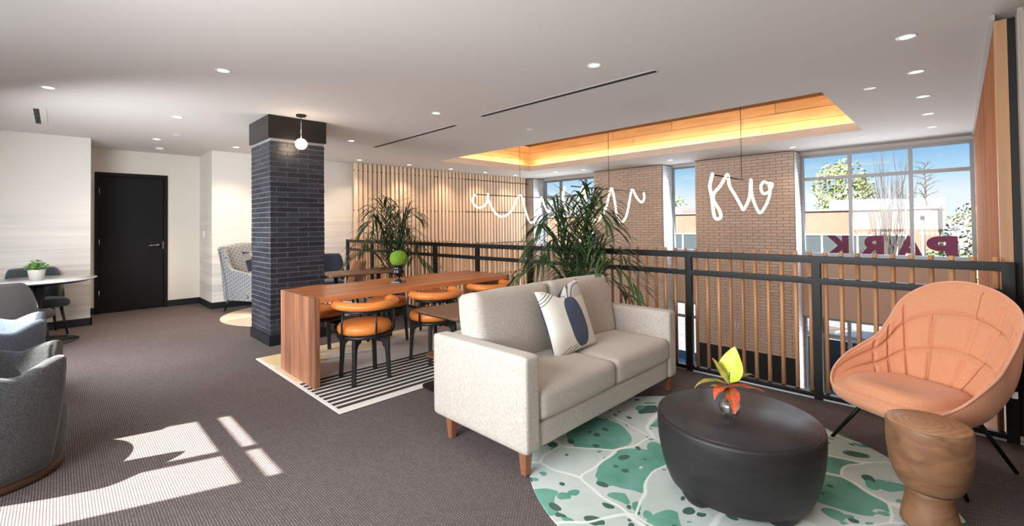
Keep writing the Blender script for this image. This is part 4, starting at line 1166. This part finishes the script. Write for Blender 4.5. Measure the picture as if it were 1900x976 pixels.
# globe sconce on the column
gl_ = empty('globe_pendant', (-5.25, 1.93, CZ), 0, 'small glowing opal globe pendant hanging beside the dark brick column', 'pendant light')
MB().lathe([(0, -.02), (.05, -.02), (.055, -.001), (0, -.0005)], 20).obj('canopy', BLACK, gl_)
MB().tube([(0, 0, -.02), (0, 0, -.27)], .004, 8).obj('stem', CHROME, gl_)
bm = bmesh.new(); bmesh.ops.create_uvsphere(bm, u_segments=28, v_segments=18, radius=.062)
for v_ in bm.verts: v_.co.z -= .33
me = bpy.data.meshes.new('globe'); bm.to_mesh(me); bm.free(); me.materials.append(GLOBE)
for p_ in me.polygons: p_.use_smooth = True
link('globe', me, gl_)
light('globe_lamp', 'POINT', (.0, 0, -.33), 5, (1, .72, .45), .07, parent=gl_)
# looping luminous pendants in the cove
P3 = [(5.492, 1.9), (5.413, 1.826), (5.409, 1.744), (5.479, 1.641), (5.46, 1.545), (5.47, 1.451), (5.559, 1.381), (5.652, 1.359), (5.702, 1.393), (5.659, 1.478), (5.538, 1.583), (5.527, 1.666), (5.706, 1.771), (5.982, 1.924), (6.08, 1.79), (6.236, 1.668), (6.436, 1.529), (6.559, 1.488), (6.675, 1.534), (6.787, 1.675), (6.866, 1.916), (6.941, 1.737), (7.019, 1.597), (7.124, 1.485), (7.259, 1.45), (7.478, 1.504), (7.688, 1.66), (7.749, 1.801), (7.73, 1.892), (7.556, 1.928), (7.359, 1.887), (7.307, 1.811), (7.494, 1.745), (7.748, 1.785), (7.887, 1.901), (7.758, 1.917)]
P2 = [(5.305, 1.87), (5.248, 1.731), (5.323, 1.566), (5.471, 1.507), (5.601, 1.603), (5.74, 1.884), (5.819, 1.8), (5.87, 1.641), (5.975, 1.432), (6.116, 1.366), (6.264, 1.424), (6.419, 1.603), (6.552, 1.907), (6.673, 1.712), (6.762, 1.452), (6.874, 1.337), (7.03, 1.453), (7.177, 1.727), (7.271, 1.923), (7.393, 1.789), (7.576, 1.701), (7.712, 1.781), (7.677, 1.894)]
P1 = [(5.488, 1.885), (5.42, 1.816), (5.448, 1.712), (5.573, 1.644), (5.701, 1.679), (5.795, 1.799), (5.815, 1.917), (5.834, 1.79), (5.938, 1.595), (6.073, 1.497), (6.184, 1.481), (6.326, 1.518), (6.474, 1.643), (6.595, 1.833), (6.703, 1.92), (6.763, 1.859), (6.836, 1.628), (6.957, 1.415), (7.058, 1.35), (7.183, 1.437), (7.286, 1.656), (7.374, 1.901), (7.456, 1.748), (7.555, 1.593), (7.661, 1.662), (7.736, 1.868)]
for X, PP_, yc, lab in ((-6.4, P1, 6.70, 'glowing looped tube pendant hanging in front of the pine slat screen'),
                        (-4.15, P2, 6.50, 'glowing looped tube pendant seen behind the big palm'),
                        (-2.07, P3, 6.51, 'glowing looped tube pendant with a curl before the pier at the big window')):
    o = empty('looped_pendant', (X, 6.6, CT), 0, lab, 'pendant light', 'looped tube pendants in the cove')
    pts = catmull([(.012 * math.sin(i * 1.7), a - 6.6, b - CT) for i, (a, b) in enumerate(PP_)], len(PP_) * 7, False)
    MB().tube([tuple(p) for p in pts], .0185, 10).obj('glowing_tube', NEON, o)
    MB().tube([(0, 5.46 - 6.6, 1.89 - CT), (0, 7.80 - 6.6, 1.89 - CT)], .008, 8).obj('support_bar', BLACK, o)
    MB().tube([(0, yc - 6.6, 1.895 - CT), (0, yc - 6.6, -.02)], .004, 6).obj('cable', BLACK, o)
    MB().lathe([(0, -.03), (.06, -.03), (.06, -.001), (0, -.001)], 20, (0, yc - 6.6, 0)).obj('canopy', BLACK, o)
# ================================================================== LEFT SEATING: TUB CHAIRS
def tub_chair(mat, label, loc, rz, arm=.645, back=.70):
    root = empty('tub_chair', loc, rz, label, 'armchair', 'boucle tub chairs by the rear windows')
    NA = 73; vs = []; fs = []
    A0 = DG(140)                                  # half angle of the wrap, measured from the back (+Y is the back)
    def hgt(a):
        a = abs(a) / A0
        return back if a < .45 else (back - (back - .585) * (.5 - .5 * math.cos((a - .45) / .35 * PI)) if a < .80 else .585 + (arm - .585) * math.sin((a - .80) / .20 * PI / 2))
    prof_t = [(0, .05), (.02, .12), (.035, .30), (.03, .45), (.02, .58)]
    rows = 12
    for k in range(NA):
        a = -A0 + 2 * A0 * k / (NA - 1); h_ = hgt(a); dx, dy = math.sin(a), math.cos(a)
        ring = []
        for j in range(rows + 1):
            t = j / rows; z = .055 + (h_ - .075) * t
            r = .325 + .075 * math.sin(t * PI / 2)
            ring.append((r * dx, r * dy, z))
        for j in range(1, 6):
            q = PI * j / 6; r = .40 - .035 + .035 * math.cos(q)
            ring.append((r * dx, r * dy, h_ - .02 + .025 * math.sin(q)))
        for j in range(rows + 1):
            t = 1 - j / rows; z = .30 + (h_ - .32) * t
            r = .33 - .03 * (1 - t)
            ring.append((r * dx, r * dy, z))
        vs += ring; n = len(ring)
    for k in range(NA - 1):
        for j in range(n - 1): fs.append((k * n + j, k * n + j + 1, (k + 1) * n + j + 1, (k + 1) * n + j))
        fs.append((k * n + n - 1, k * n, (k + 1) * n, (k + 1) * n + n - 1))
    fs.append(tuple(range(n))); fs.append(tuple((NA - 1) * n + j for j in reversed(range(n))))
    m_ = MB(); m_.add(vs, fs, 0, True); m_.obj('tub_shell', mat, root)
    MB().lathe([(0, .056), (.30, .056), (.315, .09), (.322, .20), (.32, .29), (.31, .30), (0, .30)], 48).obj('seat_base', mat, root)
    # seat cushion: round, reaching out to the open front (-Y)
    m_ = MB().lathe([(0, .302), (.28, .302), (.305, .32), (.312, .355), (.305, .395), (.27, .42), (.15, .43), (0, .432)], 48)
    m_.v = [(x * .93 if y > -.05 else x, y * (.9 if y > 0 else .95), z) for x, y, z in m_.v]
    m_.obj('seat_cushion', mat, root)
    MB().lathe([(0, .0), (.295, .0), (.31, .008), (.31, .045), (.30, .055), (0, .055)], 48).obj('swivel_base', M('walnut_base_' + label[:6].strip().replace(' ', '_'), (.11, .055, .03), .45), root)
    return root
tub_chair(BOUCLE, 'charcoal boucle tub chair on a round wooden base nearest the sunlit carpet', (-3.71, -.275, 0), PI + .02)
tub_chair(BOUCLEB, 'blue grey tweed tub chair between the charcoal tub chair and the marble table', (-5.18, -.37, 0), PI + .02)
sd = empty('side_table', (-4.49, -.50, 0), 0, 'low round walnut side table between the two tub chairs', 'side table')
MB().lathe([(0, .475), (.22, .475), (.245, .485), (.248, .50), (.24, .505), (0, .505)], 40).obj('tabletop', wood('side_table_walnut', (.40, .20, .12), (.28, .13, .08), 'X', .4), sd)
MB().lathe([(.0, .0), (.14, .0), (.14, .012), (.02, .02), (.018, .475), (0, .475)], 24).obj('pedestal', BLACK, sd)
# ================================================================== MARBLE TABLE AND DINING SHELL CHAIRS
mt_ = empty('pedestal_table', (-7.66, -.17, 0), 0, 'round marble top pedestal table with a dark base beside the left wall', 'table')
MB().lathe([(0, .722), (.49, .722), (.515, .730), (.525, .738), (.52, .744), (0, .744)], 72).obj('marble_top', MARBLE, mt_)
MB().lathe([(0, .700), (.42, .700), (.45, .708), (.45, .7215), (0, .7215)], 64).obj('top_plate', BLACK, mt_)
MB().lathe([(0, .0), (.36, .0), (.36, .012), (.12, .03), (.07, .10), (.055, .25), (.055, .45), (.075, .60), (.13, .699), (0, .699)], 40).obj('pedestal', M('gunmetal', (.03, .035, .04), .25, .7), mt_)
def shell_chair(mat, label, loc, rz, seat=.46, top=.80, w_=.25, legc=BLACKW, name='dining_chair', wrap=78, group=None):
    root = empty(name, loc, rz, label, 'chair', group)
    me = cushion_mesh('seat', mat, .48, .48, .10, .045, .012, 12, warp=lambda p, u: Vector((p.x * (1 - .10 * max(0, u.y)), p.y, p.z)))
    link('seat', me, root, (0, -.02, seat - .05))
    NA = 41; rows = 10; vs = []; fs = []; A0 = DG(wrap)
    for k in range(NA):
        a = -A0 + 2 * A0 * k / (NA - 1); q = abs(a) / A0; z1 = top - (top - seat - .02) * max(0, (q - .55) / .45) ** 2.2
        ring = []
        for (ro, s_) in ((.0, 1), (-.045, -1)):
            for j in range(rows + 1):
                t = j / rows if s_ > 0 else 1 - j / rows
                z = seat - .06 + (z1 - seat + .06) * t - (.012 if s_ < 0 and t == 1 else 0) + (.008 if s_ < 0 and t == 0 else 0)
                r = w_ + .03 * t + ro
                ring.append((r * math.sin(a), r * math.cos(a) * 1.02 - .0 + .05 * t, z))
        vs += ring; n = len(ring)
    for k in range(NA - 1):
        for j in range(n): fs.append((k * n + j, k * n + (j + 1) % n, (k + 1) * n + (j + 1) % n, (k + 1) * n + j))
    fs.append(tuple(range(n))); fs.append(tuple((NA - 1) * n + j for j in reversed(range(n))))
    m_ = MB(); m_.add(vs, fs, 0, True); m_.obj('backrest', mat, root)
    for sx in (-1, 1):
        for sy in (-1, 1):
            MB().tube([(sx * .215, sy * .21 - .01, 0), (sx * .165, sy * .155 - .01, seat - .09)], [.011, .019], 8).obj('leg', legc, root)
    MB().tube([(-.185, -.175, .17), (.185, -.175, .17)], .007, 6).obj('stretcher', legc, root)
    return root
shell_chair(GREYF, 'taupe upholstered chair with dark tapered legs on the near side of the marble table', (-7.0, -.33, 0), -PI / 2 - .45, top=.80)
shell_chair(TEALF, 'slate upholstered chair between the marble table and the left wall', (-8.20, -.17, 0), PI / 2 + .25, top=.84)
# small potted herb
hp = empty('potted_herb', (-7.55, -.17, .744), 0, 'small leafy green plant in a beige pot on the marble table', 'potted plant')
MB().lathe([(0, 0), (.058, 0), (.075, .12), (.077, .125), (.07, .125), (.068, .11), (0, .108)], 28).obj('pot', POTC, hp)
rnd = random.Random(5)
for i in range(150):
    az = rnd.uniform(0, 2 * PI); r = rnd.uniform(0, .085) ; z = .13 + rnd.uniform(0, .11) * (1 - r / .14)
    if i == 0: hl = leaf_mesh('leaf', HERB, .036, .03, .5, .1, 4); hlm = hl.mesh('leaf', HERB)
    o = link('leaf', hlm, hp, (r * math.cos(az), r * math.sin(az), z)); o.rotation_euler = (rnd.uniform(-.5, .5), rnd.uniform(-.9, .3), az + rnd.uniform(-.6, .6))
m_ = MB()
for i in range(14):
    az = i * 2.4; m_.tube([(0, 0, .10), (.03 * math.cos(az), .03 * math.sin(az), .16), (.07 * math.cos(az), .07 * math.sin(az), .20)], .0015, 4)
m_.obj('stems', PALMS, hp, kind='stuff')
# ================================================================== WING SETTEE
WF = M('dotted_blue_grey_fabric', (.4, .45, .5), .9, sheen=.2); g = G(WF)
x_, y_, z_ = g.xyz()
def cell(e, per): return g.math('SUBTRACT', g.math('FRACT', g.math('DIVIDE', e, per)), .5)
hh = g.math('ADD', y_, x_)
d2 = g.math('ADD', g.math('POWER', cell(hh, .045), 2.0), g.math('POWER', cell(g.math('ADD', z_, g.math('MULTIPLY', hh, .5)), .06), 2.0))
dots = g.math('LESS_THAN', d2, .045)
g.color(g.mix(dots, (.27, .285, .29), (.06, .08, .11)))
wsr = empty('wing_armchair', (-8.13, 2.33, .0), math.atan2(.90, -.43), 'dotted blue grey wing armchair against the wall behind the brick column', 'armchair')
# local: faces -Y, width along X
def settee(root, W_=1.25):
    soft('seat_base', (-W_ / 2, -.32, .19), (W_ / 2, .28, .34), .03, root, WF)
    soft('seat_cushion', (-W_ / 2 + .09, -.34, .34), (W_ / 2 - .09, .18, .47), .04, root, TANF, .015)
    me = cushion_mesh('backrest', WF, W_, .12, .72, .04, .0, 18, warp=lambda p, u: Vector((p.x, p.y + .10 * (p.z / .36), p.z + .05 * math.cos(u.x * PI / 2))))
    link('backrest', me, root, (0, .27, .66))
    for s_ in (-1, 1):
        # wing and arm panel: outline in the YZ plane
        poly = [(-.33, .19), (.27, .19), (.37, .98), (.34, 1.03), (.27, 1.03), (.24, .95), (.19, .76), (.11, .67), (-.18, .63), (-.30, .60), (-.33, .54)]
        x0, x1 = (W_ / 2 - .07, W_ / 2) if s_ > 0 else (-W_ / 2, -W_ / 2 + .07)
        MB().prism(poly, x0, x1, plane='YZ').obj('wing_arm', WF, root, bevel=.018, bseg=3)
    for sx in (-1, 1):
        for sy, b in ((-.27, 0), (.24, .09)):
            MB().tube([(sx * (W_ / 2 - .07), sy + b, 0.011), (sx * (W_ / 2 - .07), sy, .20)], [.014, .024], 8).obj('leg', BLACKW, root)
settee(wsr, .86)
PLD = M('plaid_cushion', (.02, .02, .04), .9, sheen=.2); g = G(PLD)
x_, y_, z_ = g.xyz()
def band(e, c0, w_, per):
    a = g.math('SUBTRACT', e, c0); ins = g.math('LESS_THAN', g.math('ABSOLUTE', a), w_)
    return g.math('MULTIPLY', ins, g.math('LESS_THAN', g.math('FRACT', g.math('DIVIDE', a, per)), .35))
m1 = g.math('MAXIMUM', g.math('MAXIMUM', band(z_, .14, .055, .022), band(z_, -.15, .055, .022)), g.math('MAXIMUM', band(x_, -.10, .055, .022), band(x_, .18, .055, .022)))
g.color(g.mix(m1, (.014, .016, .035), (.70, .62, .52)))
pl2 = link('throw_pillow', pillow_mesh('throw_pillow', [PLD, PLD], .50, .50, .14))
tag(pl2, 'navy plaid throw pillow on the dotted wing armchair', 'pillow')
WRZ = wsr.rotation_euler.z
pl2.matrix_world = Matrix.Translation((-8.13, 2.33, 0)) @ Matrix.Rotation(WRZ, 4, 'Z') @ Matrix.Translation((-.15, -.17, .725)) @ Matrix.Rotation(DG(-22), 4, 'X')
# ================================================================== GROUP BEHIND THE COLUMN
bt = empty('high_table', (-5.72, 2.83, 0), 0, 'narrow dark wood table with black legs just past the brick column', 'table')
MB().prism(rrect(.27, .52, .08), .70, .722).obj('tabletop', wood('brown_top', (.34, .17, .09), (.22, .11, .06), 'Y', .4), bt)
MB().prism(rrect(.272, .522, .08), .692, .6995).obj('edge_band', BLACK, bt)
for y in (-.30, .30):
    MB().box((-.02, y - .02, .012), (.02, y + .02, .692)).obj('leg', BLACK, bt)
MB().prism(rrect(.20, .40, .06), .0, .012).obj('base_plate', BLACK, bt)
shell_chair(NAVYF, 'navy upholstered armchair between the pine slat screen and the brick column', (-7.45, 3.15, 0), PI / 2 - .3, seat=.44, top=.86, w_=.27)
shell_chair(TANF, 'tan leather chair tucked behind the narrow dark wood table', (-6.42, 2.95, 0), -.25, seat=.45, top=.80, w_=.24)
# ================================================================== OUTSIDE
GZ = -3.3
ASPH = varied('asphalt', (.09, .09, .095), (.13, .13, .135), (3, 3, 3), .9)
struct('street', MB().box((-90, 10.2, GZ - .2), (60, 120, GZ)), ASPH)
struct('sidewalk', MB().box((-30, 10.3, GZ), (20, 14.5, GZ + .12)), varied('concrete', (.34, .33, .31), (.28, .27, .26), (2, 2, 2), .9))
struct('lawn', MB().box((-40, 44, GZ), (40, 80, GZ + .1)), varied('winter_grass', (.22, .24, .10), (.34, .33, .16), (3, 3, 3), .9))
STUC = varied('tan_stucco', (.185, .10, .068), (.21, .125, .088), (.6, .6, .6), .9)
GLD = M('dark_shop_glass', (.05, .06, .065), .15)
# shop across the street
by = 36.0
b = empty('shop_building', (-14.0, by, GZ), 0, 'low tan stucco shop building with a dark window band across the street', 'building')
b['label'] = 'low tan stucco shop building with dark window band across the street'
X0b, X1b = -18.0, 13.15
TZb = 1.95 - GZ
MB().box((X0b, 0, 0), (X1b, 12, TZb)).obj('wall', STUC, b)
MB().box((X0b - .1, -.1, TZb), (X1b + .1, 12.1, TZb + .12)).obj('roof_edge', M('roof_coping', (.36, .27, .22), .7), b)
MB().box((-11.5, -.06, 0.25), (X1b - 1.5, -.01, .36 - GZ)).obj('window_band', GLD, b)
x = -11.5
while x < X1b - 1.4:
    MB().box((x - .05, -.10, .25), (x + .05, -.05, .36 - GZ)).obj('mullion', PAINT, b); x += 1.9
MB().box((-11.6, -.10, .32 - GZ), (X1b - 1.4, -.05, .42 - GZ)).obj('window_head', M('grey_head', (.4, .4, .38), .6), b)
for x0, x1, h_ in ((7.6, 10.8, .75), (-6, -3, .7)):
    MB().box((x0, 2.0, TZb), (x1, 5, TZb + h_)).obj('rooftop_unit', PAINT, b)
# PARK sign standing on a ledge outside, seen from behind
sg = empty('park_sign', (-.98, 10.9, .58), 0, 'maroon PARK letters seen from behind outside the big window', 'sign')
MAR = M('maroon_letter', (.36, .045, .12), .5); WED = M('white_letter_edge', (.85, .84, .84), .5)
for chx, cxp in (('P', -.215), ('A', -.640), ('R', -1.195), ('K', -1.73)):
    cu = bpy.data.curves.new('letter_' + chx, 'FONT'); cu.body = chx; cu.size = .60; cu.extrude = .03; cu.offset = .03; cu.align_x = 'CENTER'; cu.resolution_u = 6
    tmp = bpy.data.objects.new('tmp', cu); COL.objects.link(tmp)
    dg = bpy.context.evaluated_depsgraph_get(); me = bpy.data.meshes.new_from_object(tmp.evaluated_get(dg)); bpy.data.objects.remove(tmp)
    xs_ = [v.co.x for v in me.vertices]; ys_ = [v.co.y for v in me.vertices]
    wx = max(xs_) - min(xs_); hy_ = max(ys_) - min(ys_); mx = (max(xs_) + min(xs_)) / 2
    for v in me.vertices: v.co.x = (v.co.x - mx) * .40 / wx; v.co.y = (v.co.y - min(ys_)) * .43 / hy_
    me.materials.clear(); me.materials.append(MAR); me.materials.append(WED)
    for p in me.polygons: p.material_index = 0 if abs(p.normal.z) > .5 else 1
    lo = link('letter', me, sg, (cxp + .98, 0, 0.02), (PI / 2, 0, PI)); lo['label'] = 'letter ' + chx
MB().box((-1.1, -.03, -.02), (1.1, .03, .02)).obj('sign_rail', ALU, sg)
for x in (-1.0, 0, 1.0): MB().box((x - .02, -.02, -3.88), (x + .02, .02, -.02)).obj('support_post', ALU, sg)
# trees
LEAFO = varied('sunlit_foliage', (.15, .19, .06), (.25, .28, .13), (.5, .5, .5), .8)
LEAFD = varied('evergreen_foliage', (.07, .13, .06), (.12, .2, .08), (1, 1, 1), .8)
LEAFP = varied('pale_foliage', (.17, .18, .12), (.25, .26, .19), (.5, .5, .5), .8)
BARK = varied('bark', (.055, .04, .033), (.09, .07, .06), (3, 3, 1), .9)
def crown(parent, c, r, n, s, mat, seed, name='foliage'):
    rn = random.Random(seed); m_ = MB()
    for i in range(n):
        while True:
            p = Vector([rn.uniform(-1, 1) for _ in range(3)])
            if .25 < p.length < 1: break
        w_ = noise.noise(p * 2.2 + Vector((seed, 0, 0)))
        if w_ < -.12: continue
        p = Vector((p.x * r[0], p.y * r[1], p.z * r[2])) + Vector(c)
        a = Vector([rn.gauss(0, 1) for _ in range(3)]).normalized(); b_ = a.orthogonal().normalized(); d_ = a.cross(b_); q = s * rn.uniform(.6, 1.3)
        m_.add([p - b_ * q, p + d_ * q * .6, p + b_ * q, p - d_ * q * .6], [(0, 1, 2, 3)])
    m_.obj(name, mat, parent, kind='stuff')
def branchy(root, base, h_, seed, thick, lv=5, spread=.5, multi=1):
    rn = random.Random(seed); m_ = MB()
    def rec(p, d, L, r, k):
        q = p + d * L; mid = p + d * L * .5 + Vector((rn.uniform(-1, 1), rn.uniform(-1, 1), 0)) * L * .05
        m_.tube([p, mid, q], [r, r * .85, r * .65], 5, cap=False)
        if k == 0: return
        for _ in range(3 if k > 2 else 2):
            nd = (d + Vector((rn.uniform(-1, 1), rn.uniform(-1, 1), rn.uniform(-.15, .55))) * spread).normalized()
            rec(q if rn.random() < .6 else mid, nd, L * rn.uniform(.62, .85), r * .6, k - 1)
    for i in range(multi):
        d = (Vector((0, 0, 1)) + Vector((rn.uniform(-1, 1), rn.uniform(-1, 1), 0)) * (.065 if multi > 1 else .03)).normalized()
        rec(Vector(base), d, h_ * (.30 if multi > 1 else .48), thick, lv)
    m_.obj('branches', BARK, root)
def spire(root, h_, seed):
    rn = random.Random(seed); m_ = MB()
    m_.tube([(0, 0, 0), (.05, 0, h_ * .5), (0, .05, h_)], [.13, .09, .015], 7)
    for i in range(34):
        t = .42 + .56 * i / 33; z = h_ * t; a = i * 2.4 + rn.uniform(-.4, .4); L = h_ * (.20 * (1.05 - t) + .05) * rn.uniform(.8, 1.3)
        p = Vector((0, 0, z)); d = Vector((math.cos(a), math.sin(a), rn.uniform(.15, .6))).normalized(); q = p + d * L
        m_.tube([p, p + d * L * .5 + Vector((0, 0, .04)), q], [.035, .022, .008], 4, cap=False)
        for k in range(3):
            s0 = p + d * L * rn.uniform(.4, .9); d2 = (d + Vector((rn.uniform(-.8, .8), rn.uniform(-.8, .8), rn.uniform(0, .8)))).normalized()
            m_.tube([s0, s0 + d2 * L * .35], [.014, .005], 3, cap=False)
    m_.obj('branches', BARK, root)
def tree(name, loc, label, cat='tree'): return empty(name, loc, 0, label, cat)
t = tree('leafy_tree', (-7.7, 52, GZ), 'big sunlit leafy tree rising behind the shop roof')
MB().tube([(0, 0, 0), (.1, 0, 4), (0, 0, 7)], [.35, .28, .15], 10).obj('trunk', BARK, t)
crown(t, (0, 0, 7.2), (2.5, 2.3, 3.2), 3600, .16, LEAFO, 1)
t = tree('leafy_tree', (-26.5, 56, GZ), 'sunlit leafy tree seen through the narrow window')
MB().tube([(0, 0, 0), (0, 0, 6)], [.3, .15], 8).obj('trunk', BARK, t); crown(t, (0, 0, 6.0), (2.3, 2, 2.6), 1600, .16, LEAFO, 9)
t = tree('bare_tree', (-1.80, 22.5, GZ), 'bare many stemmed tree in front of the tan shop')
branchy(t, (0, 0, 0), 7.8, 4, .036, 4, .11, 6)
t = tree('bare_tree', (-2.95, 26.5, GZ), 'thin bare shrub tree in front of the shop, left of the taller one')
t['label'] = 'thin bare shrub tree in front of the shop beside the taller bare tree'
branchy(t, (0, 0, 0), 5.2, 8, .022, 4, .2, 6)
t = tree('bare_tree', (-1.9, 50, GZ), 'single trunk bare tree behind the shop beside the lamp post')
spire(t, 9.4, 13)
t = tree('leafy_tree', (1.6, 40, GZ), 'pale foliage tree at the far end of the shop beside the slat screen')
MB().tube([(0, 0, 0), (0, 0, 3)], [.2, .12], 8).obj('trunk', BARK, t); crown(t, (0, 0, 3.2), (2.3, 2, 3.2), 3000, .14, LEAFP, 5)
t = tree('evergreen_shrub', (-.55, 28, GZ), 'dark evergreen shrub beside the corner of the shop', 'shrub')
crown(t, (0, 0, 1.6), (.8, .8, 2.4), 2400, .08, LEAFD, 6)
for i, (x, y, s_) in enumerate(((-20, 70, 3.5), (-12, 75, 3), (4, 68, 3.2), (-34, 66, 4))):
    t = tree('hazy_tree', (x, y, GZ), ['wide hazy tree far behind the shop roof', 'low hazy tree on the horizon behind the leafy tree', 'hazy tree far behind the pale foliage', 'hazy tree on the horizon beyond the narrow window'][i])
    MB().tube([(0, 0, 0), (0, 0, 4)], [.3, .2], 6).obj('trunk', BARK, t); crown(t, (0, 0, 4), (s_ * 1.6, s_, s_ * .8), 900, .28, LEAFP, 20 + i)
# lamp post
lp = empty('lamp_post', (-1.05, 25, GZ), 0, 'grey parking lot lamp post in front of the shop corner', 'lamp post')
POLE = M('pole_grey', (.11, .095, .085), .6)
MB().tube([(0, 0, 0), (0, 0, 1.46 - GZ)], [.09, .07], 12).obj('pole', POLE, lp)
MB().box((-.30, -.2, 1.46 - GZ), (.26, .2, 1.70 - GZ)).obj('lamp_head', M('lamp_head_brown', (.12, .085, .075), .6), lp)
mp = empty('thin_pole', (-1.62, 26, GZ), 0, 'thin white pole beside the lamp post outside', 'pole')
MB().tube([(0, 0, 0), (0, 0, 1.9 - GZ)], .035, 8).obj('pole', PAINT, mp)
# parked car down on the street
CARP = M('dark_car_paint', (.02, .025, .035), .2, coat=.6)
car = empty('parked_car', (-2.1, 15.6, GZ + .0), 0, 'dark parked car on the street below the big window', 'car')
body = [(-2.2, .35), (2.15, .35), (2.2, .75), (1.9, .95), (1.0, 1.0), (.45, 1.42), (-1.1, 1.45), (-1.75, 1.02), (-2.2, .95)]
MB().prism(body, -.85, .85, plane='XZ').obj('body', CARP, car, bevel=.06, bseg=3)
glp = [(.85, 1.02), (.42, 1.36), (-1.05, 1.39), (-1.55, 1.04)]
for y in (-.865, .855): MB().prism(glp, y, y + .01, plane='XZ').obj('side_window', GLD, car)
for x in (-1.4, 1.4):
    for y in (-.86, .68):
        w_ = MB().lathe([(0, 0), (.30, 0), (.33, .03), (.33, .15), (.30, .18), (0, .18)], 24).obj('wheel', M('tyre_%d_%d' % (x * 10, y * 100), (.015, .015, .015), .8), car, (x, y + .18, .33), (PI / 2, 0, 0))
# hedge and planting along the pavement
for i, (x, y) in enumerate(((-2.9, 12.0), (-1.9, 11.7), (-.9, 11.9), (.1, 12.1))):
    t = empty('low_shrub', (x, y, GZ + .12), 0, ['low evergreen shrub outside the big lower window, nearest the brick pier', 'low evergreen shrub outside the big lower window, second from the brick pier', 'low evergreen shrub outside the big lower window, third from the brick pier', 'low evergreen shrub outside the big lower window, nearest the slat screen'][i], 'shrub', 'low shrubs below the big window')
    crown(t, (0, 0, .45), (.45, .4, .5), 700, .05, LEAFD if i % 2 else LEAFO, 40 + i)
